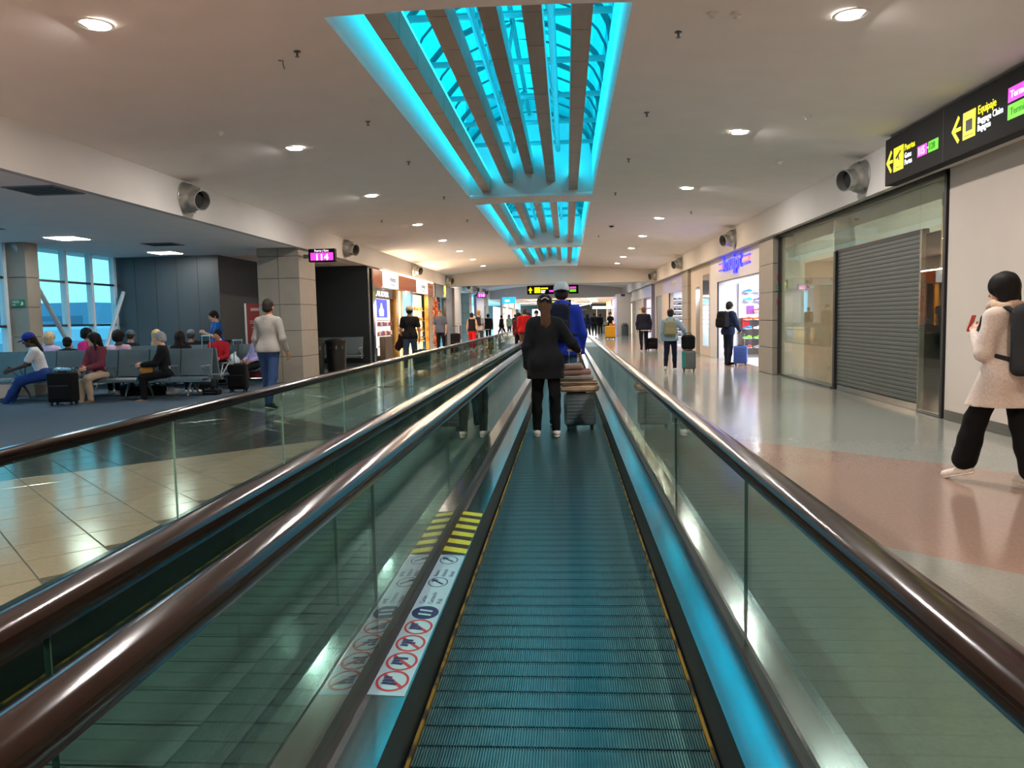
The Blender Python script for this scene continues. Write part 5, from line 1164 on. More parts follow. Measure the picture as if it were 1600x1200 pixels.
for k, (x, y, w, d, c, e) in enumerate(((-3.0, 70, 0.5, 0.12, 'fff2e0', 5), (2.0, 70, 0.6, 0.12, 'fff2e0', 5), (-1.2, 76, 0.5, 0.15, 'fff2e0', 5), (2.6, 76, 0.4, 0.15, 'fff2e0', 5), (-3.6, 84, 1.4, 0.3, 'ffd8ea', 4), (0.6, 84, 0.5, 0.3, 'fff2e0', 5), (3.0, 84, 0.4, 0.3, 'ffe0b0', 5), (-2, 94, 1.2, 0.4, 'fff2e0', 5), (1.5, 94, 1.0, 0.4, 'fff2e0', 5))):
    t = thing('far_ceiling_lamp', 'ceiling lamp over the far shops, %s counted from the bulkhead' % ['first left', 'first right', 'second left', 'second right', 'pinkish third left', 'third middle', 'third right', 'last left', 'last right'][k], 'ceiling light', (x, y, 3.15)); boxes('housing', M_STEEL_D, t, (-w - 0.03, w + 0.03, -d - 0.03, d + 0.03, -0.04, 0)); boxes('diffuser', glow('far_lamp_' + c, c, e), t, (-w, w, -d, d, -0.06, -0.04)); area_light('lamp', t, (0, 0, -0.08), 320, w, LAMP)
tr_ = thing('ceiling_light_beam', 'slanting white light beam hanging over the far hall', 'ceiling light', (1.6, 78, 2.55)); MB().tube([(-1.0, 0, -0.1), (1.0, 3, 0.35)], 0.06, 6).build('light_bar', glow('white_beam', 'ffffff', 3), tr_)
for xx, yy in ((-0.9, 0.1), (0.9, 2.9)): MB().tube([(xx, yy, 0.0), (xx, yy, 0.6)], 0.01, 5).build('hanger', M_STEEL, tr_)
for k, (x, y0, y1, s, c, e) in enumerate(((-5.6, 66, 72, -1, 'f6e2d6', 1.2), (-5.6, 73, 80, -1, 'e2b89a', 0.9), (-5.6, 82, 92, -1, 'b4d0f0', 1.0), (4.9, 66, 72, 1, 'f0c890', 1.0), (4.9, 73, 80, 1, 'e8a0b4', 0.9), (4.9, 82, 92, 1, 'f2d8b0', 1.0))):
    lit_front('far_storefront', 'lit shop front far beyond the second bulkhead, %s on the %s' % (['nearest', 'second', 'third'][k % 3], 'left' if k < 3 else 'right'), y0, y1, x, s, c, e, glow('far_sign_%d' % k, ['3a6ad8', 'f0f0f0', '60c0e8', 'f0f0f0', 'e85aa0', 'f6d060'][k], 1.2))
fc = thing('far_display_stand', 'pale display stands at the far end of the hall', 'display', (-1.8, 98, 0)); boxes('counter', M_CREAM, fc, (-2.5, 2.0, -0.5, 0.5, 0, 1.1)); boxes('lit_back', glow('far_display_lit', 'cfe4f4', 1.0), fc, (-2.5, 2.0, 0.4, 0.5, 1.1, 2.6)); boxes('red_post', mat('far_red_post', '8a2c28', 0.5), fc, (2.1, 2.3, 0, 0.2, 0, 3))
fd_ = thing('far_doorway', 'dark glazed doorway in the end wall', 'door', (2.0, 107.9, 0)); boxes('door_panel', mat('dark_far_door', '3a4644', 0.4), fd_, (-0.7, 0.7, -0.05, 0, 0, 2.4)); boxes('door_frame', M_CREAM, fd_, (-0.85, 0.85, -0.03, 0.02, 2.4, 2.6))
# ------------------------------------------------------------------ lounge furniture
M_SEAT = mat('slate_green_seat_shell', '51636a', 0.5, var=0.05, scale=5); M_FRAME = mat('cast_aluminium', '9aa2a4', 0.35, metal=0.8, var=0.08)
SW = 0.642
def seat_meshes():
    def shell(prof, th):
        """profile (y, z) swept across the seat width with rounded thickness"""
        n = len(prof); out = list(prof) + [(y + th[0], z + th[1]) for y, z in reversed(prof)]
        return MB().prism(out, 'x', -SW / 2 + 0.012, SW / 2 - 0.012)
    seat = shell([(-0.50, 0.395), (-0.47, 0.425), (-0.40, 0.435), (-0.25, 0.425), (-0.10, 0.405), (-0.05, 0.41)], (0, -0.045)).mesh('seat_pan', M_SEAT, smooth=True)
    back = shell([(-0.075, 0.44), (-0.06, 0.52), (-0.035, 0.65), (-0.005, 0.80), (0.02, 0.92), (0.03, 0.955)], (0.04, 0.0)).mesh('backrest', M_SEAT, smooth=True)
    arm = MB().tube([(0, -0.06, 0.37), (0, -0.18, 0.60), (0, -0.22, 0.63), (0, -0.44, 0.63), (0, -0.46, 0.61), (0, -0.40, 0.58), (0, -0.14, 0.40)], 0.014, 6).box(-0.025, 0.025, -0.46, -0.16, 0.625, 0.645).mesh('armrest', M_FRAME, smooth=True)
    leg = MB().tube([(0, -0.16, 0.33), (0, -0.30, 0.15), (0, -0.42, 0.02), (0, -0.46, 0.0)], [0.026, 0.022, 0.018, 0.02], 8).tube([(0, -0.16, 0.33), (0, 0.0, 0.14), (0, 0.06, 0.02), (0, 0.08, 0.0)], [0.026, 0.022, 0.018, 0.02], 8).mesh('leg', M_FRAME, smooth=True)
    return seat, back, arm, leg
SE, BA, AR, LE = seat_meshes()
def bench(x0, n, y, flip, label):
    t = thing('seat_bench', label, 'seating', (x0 + n * SW / 2, y, 0), PI if flip else 0, 'rows of joined lounge seats')
    boxes('beam', M_FRAME, t, (-n * SW / 2, n * SW / 2, -0.19, -0.13, 0.31, 0.36))
    for k in range(n):
        x = -n * SW / 2 + (k + 0.5) * SW; link('seat_pan', SE, t, (x, 0, 0)); link('backrest', BA, t, (x, 0, 0))
    for k in range(n + 1): link('armrest', AR, t, (-n * SW / 2 + k * SW, 0, 0))
    for k in range(1, n, 2): link('leg', LE, t, (-n * SW / 2 + k * SW, 0, 0))
bench(-11.45, 7, 14.78, False, 'front row of joined seats facing the hall, holding the two seated women')
bench(-10.808, 6, 15.02, True, 'row of joined seats backing onto the front row')
bench(-11.45, 7, 17.45, False, 'third row of joined seats facing the viewer')
bench(-11.45, 6, 17.72, True, 'rearmost row of joined seats facing the slate wall')
bench(-8.8, 4, 23.4, False, 'short row of seats in the dark recess behind the bin')

def suitcase(label, loc, rz, w=0.38, d=0.24, h=0.56, col='16171a', handle=0.45, ribs=0, kind='soft', tilt=0, group='wheeled suitcases'):
    t = thing('suitcase', label, 'suitcase', loc, rz, group); t.rotation_euler = (R(tilt), 0, rz)
    m = cloth('luggage_' + col, col) if kind == 'soft' else mat('shell_' + col, col, 0.35, var=0.05)
    body = MB().box(-w / 2, w / 2, -d / 2, d / 2, 0.06, 0.06 + h).build('body', m, t, bevel=0.035, seg=3, smooth=True)
    if kind == 'soft':
        boxes('front_pocket', m, body, (-w / 2 + 0.04, w / 2 - 0.04, -d / 2 - 0.03, -d / 2 + 0.005, 0.12, 0.06 + h * 0.6), bevel=0.012); boxes('zip', M_STEEL_D, body, (-w / 2 + 0.05, w / 2 - 0.05, -d / 2 - 0.033, -d / 2 - 0.03, 0.06 + h * 0.56, 0.06 + h * 0.57))
    for k in range(ribs):
        z = 0.12 + (h - 0.14) * k / max(1, ribs - 1); boxes('rib', m, body, (-w / 2 + 0.03, w / 2 - 0.03, -d / 2 - 0.007, d / 2 + 0.007, z - 0.008, z + 0.008))
    for sx in (-1, 1):
        for sy in (-1, 1):
            wmb = MB(); wmb.lathe([(0.03, -0.014), (0.03, 0.014)], 12, M=Matrix.Rotation(PI / 2, 3, 'Y')); wmb.build('wheel', M_BLACK, t, loc=(sx * (w / 2 - 0.05), sy * (d / 2 - 0.05), 0.03)); boxes('wheel_fork', M_BLACK, t, (sx * (w / 2 - 0.05) - 0.018, sx * (w / 2 - 0.05) + 0.018, sy * (d / 2 - 0.05) - 0.012, sy * (d / 2 - 0.05) + 0.012, 0.035, 0.075))
    if handle:
        z1 = 0.06 + h; hp = MB()
        for sx in (-0.09, 0.09): hp.tube([(sx, d / 2 - 0.05, z1 - 0.02), (sx, d / 2 - 0.05, z1 + handle)], 0.008, 6)
        hp.box(-0.105, 0.105, d / 2 - 0.065, d / 2 - 0.035, z1 + handle - 0.01, z1 + handle + 0.02); hp.build('pull_handle', M_STEEL, t)
    boxes('carry_handle', M_BLACK, t, (-0.08, 0.08, -0.015, 0.015, 0.06 + h - 0.002, 0.06 + h + 0.022), bevel=0.006)
    return t
suitcase('black soft suitcase standing beside the seated woman in beige trousers', (-9.23, 13.55, 0), R(8), 0.44, 0.30, 0.54, '0e0f11', 0.0)
suitcase('black suitcase with raised handle standing at the end of the seat row', (-6.88, 15.75, 0), R(5), 0.38, 0.24, 0.52, '0c0d0f', 0.50)
pb = thing('plastic_bag', 'crumpled clear blue plastic bag lying on the black suitcase', 'bag', (-9.23, 13.55, 0.622)); F = Field((-0.2, -0.12, -0.02), (0.2, 0.12, 0.14), 0.012); F.ell((-0.05, 0, 0.035), (0.11, 0.07, 0.04), 0.03); F.ell((0.09, 0.01, 0.03), (0.07, 0.06, 0.035), 0.03); F.folds(0.008, 60, 50, 2); F.keep((0, 0, -1), (0, 0, 0.002)); link('bag_body', F.mesh('bag_body', mat('clear_blue_plastic', '7fb6d8', 0.15, var=0.3, scale=25)), pb)
for (x, y, w, h, lab, c) in ((-8.55, 15.3, 0.30, 0.19, 'black duffel bag on the carpet under the seats', '101114'), (-9.05, 15.35, 0.14, 0.18, 'small dark bag with white tag under the seats', '23262b'), (-8.08, 15.3, 0.10, 0.12, 'white plastic sack under the seats beside the duffel', 'c9d2d8')):
    t = thing('bag', lab, 'bag', (x, y, 0)); F = Field((-w - 0.06, -0.2, -0.02), (w + 0.06, 0.2, h + 0.08), 0.016); F.rbox((0, 0, h / 2), (w, 0.12, h / 2), 0.05); F.folds(0.006, 20, 22, 1); F.keep((0, 0, -1), (0, 0, 0.003)); link('bag_body', F.mesh('bag_body', C_(c)), t); MB().tube([(-w * 0.5, 0, h - 0.01), (-w * 0.3, 0, h + 0.05), (w * 0.3, 0, h + 0.05), (w * 0.5, 0, h - 0.01)], 0.01, 6).build('strap', C_(c), t)
t = thing('bag', 'flat black bag on the carpet beside the raised-handle suitcase', 'bag', (-7.2, 15.2, 0)); MB().box(-0.16, 0.16, -0.12, 0.12, 0, 0.10).build('bag_body', C_('0f1012'), t, bevel=0.03); boxes('zip', M_STEEL_D, t, (-0.13, 0.13, -0.122, -0.119, 0.05, 0.056))
t = thing('plastic_bag', 'white crumpled shopping bag on the end seat', 'bag', (-7.55, 17.1, 0.44)); F = Field((-0.2, -0.2, -0.02), (0.2, 0.2, 0.4), 0.014); F.ell((0, 0, 0.14), (0.13, 0.11, 0.16), 0.03); F.cone((0, 0, 0.26), (0.03, 0, 0.34), 0.05, 0.03, 0.03); F.folds(0.012, 30, 32, 2); F.keep((0, 0, -1), (0, 0, 0.004)); link('bag_body', F.mesh('bag_body', mat('white_plastic_bag', 'c6d6da', 0.4, var=0.15, scale=20)), t)
# bins and banner
def litter_bin(x, y, label):
    t = thing('trash_bin', label, 'bin', (x, y, 0), 0, 'black litter bins'); MB().lathe([(0.24, 0), (0.245, 0.02), (0.27, 0.55), (0.285, 0.84), (0.30, 0.86), (0.30, 0.92), (0.27, 0.93), (0.26, 0.80)], 24, cap=False).build('body', M_BLACK, t, smooth=True); MB().lathe([(0.24, 0.0), (0.001, 0.0)], 24, cap=False).build('bottom', M_BLACK, t)
    for k in range(10):
        a = 2 * PI * k / 10; MB().box(-0.02, 0.02, -0.004, 0.004, 0.68, 0.78).build('slot', M_STEEL_D, t, loc=(0.276 * math.cos(a), 0.276 * math.sin(a), 0), rot=(0, 0, a + PI / 2))
    MB().lathe([(0.265, 0.90), (0.20, 0.955), (0.12, 0.97), (0.10, 0.94), (0.001, 0.93)], 24, cap=False).build('lid', M_BLACK, t, smooth=True)
litter_bin(-6.85, 20.6, 'black slotted litter bin nearest the panelled column'); litter_bin(-6.4, 21.15, 'black slotted litter bin behind the first, by the walkway')
bn = thing('roll_up_banner', 'red roll-up advertising banner beside the panelled column', 'banner', (-7.72, 18.85, 0)); boxes('sheet', mat('banner_red', '9c3028', 0.6, var=0.06), bn, (-0.22, 0.3, -0.004, 0.004, 0.08, 1.92)); boxes('edge', M_RING, bn, (-0.27, -0.22, -0.006, 0.004, 0.08, 1.93)); boxes('foot', M_STEEL, bn, (-0.28, 0.3, -0.12, 0.12, 0, 0.08), bevel=0.015)
for k, (z, w) in enumerate(((1.74, 0.13), (1.48, 0.18), (1.43, 0.18), (1.32, 0.11), (1.24, 0.09))): boxes('text_line', mat('banner_print', 'd8a8a0', 0.6), bn, (-0.02 - w * 0.7, -0.02 + w, -0.006, -0.004, z, z + (0.07 if k == 0 else 0.02)))
MB().prism([(0.0, 0.85), (0.06, 0.85), (0.07, 1.05), (0.05, 1.15), (0.0, 1.12), (-0.02, 1.0)], 'y', -0.006, -0.004).build('print_figure', mat('banner_figure', 'b8989c', 0.6), bn)
ct = thing('gate_counter', 'dark gate counter in front of the standing man in blue', 'counter', (-8.75, 18.85, 0)); boxes('body', M_DARKW, ct, (-0.9, 0.45, -0.2, 0.2, 0, 1.0), bevel=0.01); boxes('top', M_BLACK, ct, (-0.93, 0.48, -0.24, 0.24, 1.0, 1.03))

# ------------------------------------------------------------------ outside the lounge window
ap = tag(boxes('floor_apron', mat('concrete_apron', '8d9296', 0.9, var=0.1, scale=0.3), None, (-260, -13, -200, 260, -4.3, -4.2)), 'grey concrete apron outside the windows', None, None, 'structure')
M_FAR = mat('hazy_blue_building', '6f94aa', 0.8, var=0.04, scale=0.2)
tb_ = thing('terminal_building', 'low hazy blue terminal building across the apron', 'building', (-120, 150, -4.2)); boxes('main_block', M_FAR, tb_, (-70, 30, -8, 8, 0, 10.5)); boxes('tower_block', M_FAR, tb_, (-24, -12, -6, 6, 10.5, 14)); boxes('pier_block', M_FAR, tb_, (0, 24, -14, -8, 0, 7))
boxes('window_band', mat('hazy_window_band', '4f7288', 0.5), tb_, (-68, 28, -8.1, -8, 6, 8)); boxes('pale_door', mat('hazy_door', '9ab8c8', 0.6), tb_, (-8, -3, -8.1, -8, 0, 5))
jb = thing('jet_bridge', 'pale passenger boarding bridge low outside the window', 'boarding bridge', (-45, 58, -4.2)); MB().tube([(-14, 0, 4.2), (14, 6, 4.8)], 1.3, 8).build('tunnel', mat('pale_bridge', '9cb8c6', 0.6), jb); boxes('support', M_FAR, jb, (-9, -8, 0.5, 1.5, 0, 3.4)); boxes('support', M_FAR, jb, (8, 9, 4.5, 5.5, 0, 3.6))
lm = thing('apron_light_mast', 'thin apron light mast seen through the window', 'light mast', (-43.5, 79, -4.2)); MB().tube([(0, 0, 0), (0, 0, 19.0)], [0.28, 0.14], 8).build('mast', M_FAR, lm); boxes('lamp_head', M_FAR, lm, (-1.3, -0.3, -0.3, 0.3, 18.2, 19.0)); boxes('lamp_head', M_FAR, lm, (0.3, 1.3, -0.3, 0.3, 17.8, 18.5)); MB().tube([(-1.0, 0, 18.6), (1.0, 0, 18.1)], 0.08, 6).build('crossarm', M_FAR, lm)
# ------------------------------------------------------------------ people and what they carry
def worn(name, label, cat, per):
    """a carried thing, placed in the wearer's frame"""
    t = per[0]; return thing(name, label, cat, tuple(t.location), t.rotation_euler.z)
def backpack(label, per, hexc, w=0.15, d=0.085, hgt=0.22, zc_=0.28, res=0.012, dx=0.0, pocket=True, mark=None):
    J = per[1]; tp = J['tp']; t = worn('backpack', label, 'backpack', per); s = J['s']
    c = tp(dx, -0.115 - d - 0.03, zc_); F = Field(c - 0.42, c + 0.42, res)
    lean = math.atan2(-(tp(0, 0, 1) - tp(0, 0, 0))[1], (tp(0, 0, 1) - tp(0, 0, 0))[2]); T = rotx(lean)
    F.rbox(c, (w, d, hgt), 0.06, 0.02, T, 0.10); F.ell(c + T @ np.array([0, -0.01, hgt * 0.75]), (w * 0.85, d * 0.9, hgt * 0.35), 0.05, T); F.folds(0.003, 20, 16, 1)
    body = link('bag_body', F.mesh('bag_body', C_(hexc)), t)
    if pocket:
        G = Field(c - 0.40, c + 0.40, res); G.rbox(c + T @ np.array([0, -d - 0.005, -hgt * 0.32]), (w * 0.78, 0.045, hgt * 0.5), 0.04, 0.0, T); link('front_pocket', G.mesh('front_pocket', C_(hexc)), body)
    for sd in (-1, 1):
        MB().tube([tp(dx + sd * 0.085, -0.16, zc_ + hgt * 0.75), tp(sd * 0.10, -0.10, 0.535), tp(sd * 0.105, 0.03, 0.55), tp(sd * 0.11, 0.12, 0.47), tp(sd * 0.125, 0.15, 0.36), tp(sd * 0.155, 0.12, 0.24), tp(sd * 0.19, -0.02, 0.16), tp(dx + sd * 0.12, -0.16, zc_ - hgt * 0.6)], 0.019, 8).build('shoulder_strap', C_(hexc), t, smooth=True)
    MB().tube([tp(dx - 0.035, -0.17, zc_ + hgt * 0.95), tp(dx, -0.17, zc_ + hgt * 0.95 + 0.05), tp(dx + 0.035, -0.17, zc_ + hgt * 0.95)], 0.009, 6).build('grab_loop', C_(hexc), t)
    if mark:
        p = c + T @ np.array([0.03, -d - 0.055, -hgt * 0.2]); MB().lathe([(0.036, -0.004), (0.036, 0.004)], 14, c=p, M=Matrix.Rotation(PI / 2, 3, 'X')).build('badge', C_(mark), t)
    return t
WALK = ((24, 6), (-16, 18)); WALK2 = ((-14, 20), (20, 5))

# couple on the near walkway
bw = person('woman in black jacket and black cap riding the near walkway beside stacked blankets', (-0.25, 9.1), 4, 1.64, top='15171b', topkind='jacket', hem=-0.22, pants='0f1013', shoes='d8d4d0', hair='4a3222', hairkind='tail', cap=('101114', 1), legs=((2, 4, 4), (-4, 8, 3)), arms=((-2, 14, 16, 0), (2, 34, 62, -22)), res=0.011, build=0.95, z=0.015, skin='tan')
G = Field((-0.12, -0.2, 1.3), (0.12, 0.0, 1.7), 0.01)
mk = bw[1]['hpnt']; MB().tube([mk(-0.045 + 0.015 * k, -0.118 + 0.004 * abs(k - 3), 0.075 + 0.008 * (3 - abs(k - 3))) for k in range(7)], 0.005, 6).build('cap_lettering', C_('d8d8d8'), bw[0])
bm_ = person('tall man in royal blue hoodie and grey cap riding the near walkway', (-0.06, 10.05), 0, 1.83, top='1c35a0', topkind='hoodie', pants='35506e', shoes='30343c', hair='1a1614', hairkind='short', cap=('aab4ba', -1, '1a2030'), legs=((0, 3, 3), (0, 3, 3)), arms=((0, 10, 8, 2), (4, 14, 16, 4)), res=0.012, build=1.0, z=0.015, skin='light')
backpack('dark navy backpack on the man in the royal blue hoodie', bm_, '141a2c', 0.15, 0.08, 0.23, 0.30, dx=-0.04)
bs_ = suitcase('grey-teal ribbed hard-shell suitcase on the near walkway under the blankets', (0.15, 9.62, 0.015), R(2), 0.39, 0.25, 0.40, '5c6f78', 0.0, 7, 'hard')
MB().tube([(0.02, 0.10, 0.44), (0.02, 0.10, 0.98)], 0.008, 6).tube([(-0.12, 0.10, 0.44), (-0.12, 0.10, 0.98)], 0.008, 6).box(-0.14, 0.04, 0.085, 0.115, 0.97, 0.995).build('pull_handle', M_STEEL, bs_)
def stripes(name, a, b, c, sc_):
    m = bpy.data.materials.new(name); m.use_nodes = True; t = m.node_tree; bb_ = t.nodes['Principled BSDF']
    tc = t.nodes.new('ShaderNodeTexCoord'); wv = t.nodes.new('ShaderNodeTexWave'); wv.bands_direction = 'Z'; wv.inputs['Scale'].default_value = sc_; wv.inputs['Distortion'].default_value = 1.2
    t.links.new(tc.outputs['Object'], wv.inputs['Vector']); rp = t.nodes.new('ShaderNodeValToRGB'); rp.color_ramp.interpolation = 'EASE'
    rp.color_ramp.elements[0].color = (*lin(a), 1); rp.color_ramp.elements[1].color = (*lin(b), 1); e = rp.color_ramp.elements.new(0.5); e.color = (*lin(c), 1)
    t.links.new(wv.outputs['Color'], rp.inputs[0]); t.links.new(rp.outputs[0], bb_.inputs['Base Color']); bb_.inputs['Roughness'].default_value = 0.95
    return m
zb = 0.015 + 0.06 + 0.40 + 0.022
for k, (w, th, dx, c, lab) in enumerate(((0.235, 0.075, 0.01, ('b79c7c', '8a7460', 'cbb294'), 'beige folded blanket at the bottom of the pile'), (0.225, 0.065, 0.0, ('4e463f', 'b7a48e', '7a6a5c'), 'dark and beige striped blanket, second in the pile'), (0.21, 0.065, -0.03, ('8f8a86', '6e5a54', 'a8a49c'), 'grey striped blanket in the middle of the pile'), (0.19, 0.06, -0.04, ('8a4a4c', 'a89a90', '6a5852'), 'dusty red striped blanket, second from the top'), (0.14, 0.07, -0.09, ('6a6a5c', '9a5050', 'a09888'), 'rolled green and red striped blanket on top of the pile'))):
    t = thing('blanket', lab, 'blanket', (0.14 + dx, 9.60, zb), 0, 'folded striped blankets'); F = Field((-0.32, -0.24, -0.02), (0.32, 0.24, th + 0.06), 0.012)
    F.rbox((0, 0, th / 2), (w, 0.16, th / 2), th * 0.45, 0.0); F.cone((-w + 0.03, -0.13, th * 0.5), (w - 0.03, -0.13, th * 0.55), th * 0.42, th * 0.48, 0.03); F.folds(0.006, 40, 14, k); F.keep((0, 0, -1), (0, 0, 0.0)); F.keep((0, 0, 1), (0, 0, th + 0.006))
    link('fold', F.mesh('fold', stripes('striped_blanket_%d' % k, *c, 9 + 2 * k)), t); zb += th

# woman with the big backpack on the right
rw = person('woman in pale coat and wide black trousers walking with a large grey backpack', (3.44, 6.32), 26, 1.66, top='c9bcb2', topkind='coat', hem=-0.27, pants='0e0e10', pantkind='wide', shoes='d2ccc2', sole='e6e2da', hair='14100f', hairkind='bob', legs=((26, 12), (-10, 6)), foot=(-18, 0), arms=((6, 12, 128, 26), (-6, 12, 40, 10)), res=0.010, build=0.92, lean=3, skin='light', head=(6, 6), inner=('8fa4bc', -0.20), curl=0.9)
sc_ = worn('scarf', 'beige scarf around the neck of the woman with the large backpack', 'scarf', rw); tp_ = rw[1]['tp']; c = tp_(0, 0.0, 0.56); F = Field(c - 0.26, c + 0.26, 0.012)
for a in range(12):
    p0, p1 = [c + np.array([0.088 * math.cos(x), 0.088 * math.sin(x) + 0.004, 0.012 * math.sin(3 * x)]) for x in (2 * PI * a / 12, 2 * PI * (a + 1) / 12)]; F.cone(p0, p1, 0.038, 0.038, 0.02)
F.cone(c + np.array([0.02, 0.09, 0]), c + np.array([0.03, 0.125, -0.18]), 0.035, 0.03, 0.03); F.folds(0.005, 50, 30, 1); link('wrap', F.mesh('wrap', C_('c2a894')), sc_)
backpack('large dark grey backpack on the woman in the pale coat', rw, '2c2d2f', 0.175, 0.115, 0.27, 0.27, 0.011, mark='0c0c0d')
ph = worn('phone', 'red-cased phone held up by the woman in the pale coat', 'phone', rw); w_ = rw[1]['wr', 0] + rw[1]['hd', 0] * 0.10; MB().box(-0.036, 0.036, -0.005, 0.005, -0.07, 0.07).build('case', mat('red_phone_case', 'c0281c', 0.35), ph, bevel=0.006, loc=tuple(w_ + np.array([0.03, 0.03, 0.02])), rot=(0.3, 0, 0.3)); MB().box(-0.032, 0.032, 0.0052, 0.006, -0.065, 0.065).build('screen', M_BLACK, ph, loc=tuple(w_ + np.array([0.03, 0.03, 0.02])), rot=(0.3, 0, 0.3))

# right side
p = person('man in navy suit with black backpack looking into the shoe shop', (4.50, 22.0), -52, 1.74, top='1c2740', topkind='jacket', pants='171c2c', shoes='141418', sole='141418', hair='15110f', legs=((4, 3), (-4, 5)), arms=((4, 8, 22, 4), (14, 10, 30, 8)), res=0.016, skin='light', collar='e4e4e4')
backpack('bulging black backpack on the man in the navy suit', p, '0f1013', 0.16, 0.12, 0.22, 0.30, 0.016)
suitcase('cobalt blue hard-shell suitcase beside the man in the navy suit', (4.78, 21.75, 0), R(-20), 0.36, 0.23, 0.48, '2d4c92', 0.34, 5, 'hard')
p = person('woman in pale blue hoodie with olive backpack pulling a suitcase', (2.62, 19.88), -12, 1.57, top='8fa8b8', topkind='hoodie', pants='161c2c', shoes='cfc8bc', hair='2c211b', hairkind='bun', legs=((-10, 24), (12, 4)), foot=(-20, 0), arms=((6, 10, 20, 0), (16, 38, 12, -14)), res=0.015, build=1.02, skin='light', lean=6)
backpack('olive drawstring backpack on the woman in the pale blue hoodie', p, '8a8262', 0.15, 0.075, 0.19, 0.24, 0.015)
gs_ = suitcase('grey and teal suitcase trailing the woman in the pale blue hoodie', (3.06, 19.75, 0), R(-6), 0.34, 0.24, 0.46, '565a58', 0.36, 4, 'hard'); boxes('teal_side', mat('teal_shell', '1f7a70', 0.4), gs_, (-0.178, -0.08, -0.128, -0.10, 0.09, 0.50), bevel=0.01)
t = thing('bag', 'black travel bag strapped on top of the grey and teal suitcase', 'bag', (3.04, 19.72, 0.544)); F = Field((-0.25, -0.2, -0.02), (0.25, 0.2, 0.5), 0.016); F.rbox((0, 0, 0.19), (0.17, 0.12, 0.185), 0.09); F.folds(0.005, 18, 20, 1); F.keep((0, 0, -1), (0, 0, 0)); link('bag_body', F.mesh('bag_body', C_('0d0e10')), t); MB().tube([(-0.08, -0.02, 0.36), (-0.06, -0.02, 0.42), (0.06, -0.02, 0.42), (0.08, -0.02, 0.36)], 0.012, 6).build('strap', C_('0d0e10'), t)
p = person('balding man in dark navy jacket pulling a black suitcase on the right', (3.14, 32.0), 0, 1.80, top='1a1e2c', topkind='jacket', hem=-0.08, pants='14161c', shoes='101012', sole='101012', hair='5a4438', hairkind='buzz', legs=WALK2, arms=((0, 12, 14, 2), (-4, 14, 10, 0)), res=0.022, build=1.12, skin='tan', inner=('d8c4c4', -0.12), lean=2)
suitcase('black wheeled suitcase beside the man in the dark navy jacket', (3.52, 32.3, 0), 0, 0.42, 0.25, 0.44, '101113', 0.4)
person('cleaner in black shirt behind a yellow trolley far on the right', (2.80, 50.0), 175, 1.70, top='191a1d', topkind='tee', pants='22242a', hair='18130f', hairkind='short', arms=((30, 10, 50, 10), (30, 10, 50, 10)), res=0.028, skin='tan')
cc = thing('cleaning_trolley', 'yellow cleaning trolley with orange sack far on the right', 'trolley', (2.75, 49.3, 0)); boxes('yellow_sack', mat('trolley_yellow', 'e8a80c', 0.6), cc, (-0.32, 0.30, -0.25, 0.2, 0.12, 0.85), bevel=0.06); boxes('frame', M_STEEL_D, cc, (-0.34, 0.32, -0.27, 0.22, 0.08, 0.12)); boxes('handle_bar', mat('trolley_orange', 'c87a14', 0.6), cc, (-0.05, 0.30, 0.15, 0.25, 0.85, 1.0), bevel=0.02)
for xx in (-0.28, 0.26):
    for yy in (-0.2, 0.15): MB().lathe([(0.04, -0.015), (0.04, 0.015)], 10, M=Matrix.Rotation(PI / 2, 3, 'Y')).build('wheel', M_BLACK, cc, loc=(xx, yy, 0.04))
p = person('person in blue jacket with dark backpack walking away far down the hall', (1.48, 55.0), 10, 1.70, top='26365a', topkind='jacket', pants='121318', shoes='101012', hairkind='long', legs=WALK, res=0.03, build=1.1)
backpack('dark backpack on the far walker in the blue jacket', p, '1c1e22', 0.15, 0.09, 0.2, 0.28, 0.03)
person('person in black walking beside the blue-jacketed walker far down the hall', (2.02, 57.0), 0, 1.75, top='15171d', topkind='jacket', pants='1a1c24', shoes='101012', legs=WALK2, res=0.03, build=1.1)
person('slim person in dark clothes farthest down the right side', (2.75, 64.0), 0, 1.72, top='181a20', topkind='jacket', pants='181a20', shoes='101012', legs=WALK, res=0.034)
person('person in dark coat just past the end of the near walkway', (0.9, 60.0), 0, 1.70, top='2a2a30', topkind='coat', pants='181a20', shoes='101012', hairkind='long', legs=WALK, res=0.034)

# left side, walking
p = person('man in off-white sweatshirt and jeans walking past the lounge', (-4.90, 12.45), -8, 1.80, top='8f8a84', topkind='shirt', hem=-0.03, pants='2b3f62', shoes='23262a', sole='c8c8c4', hair='241a14', hairkind='buzz', legs=((10, 6), (-12, 10)), foot=(0, -14), arms=((2, 14, 16, 0), (-4, 16, 30, -2)), res=0.012, build=1.0, skin='tan')
p = person('man in black T-shirt and khaki bucket hat pulling a suitcase', (-4.36, 21.4), 6, 1.82, top='151416', topkind='tee', hem=-0.06, pants='34485c', shoes='c4bcb0', hair='241a14', hairkind='short', cap=('a89a84', 0), legs=((-8, 12), (10, 4)), arms=((0, 14, 20, 4), (-12, 14, 8, 0)), res=0.016, build=1.05, skin='tan')
jk = worn('jacket', 'dark maroon jacket hanging over the arm of the man in the bucket hat', 'jacket', p); w_ = p[1]['wr', 0]; F = Field(w_ - 0.45, w_ + 0.35, 0.018); F.cone(w_ + np.array([0.02, 0, 0.12]), w_ + np.array([-0.10, 0.02, -0.24]), 0.085, 0.10, 0.04, (1, 0.7, 1)); F.cone(w_ + np.array([-0.02, 0, 0.1]), w_ + np.array([0.03, 0.05, -0.2]), 0.06, 0.07, 0.04); F.folds(0.008, 18, 22, 1); link('folded_cloth', F.mesh('folded_cloth', C_('241418')), jk)
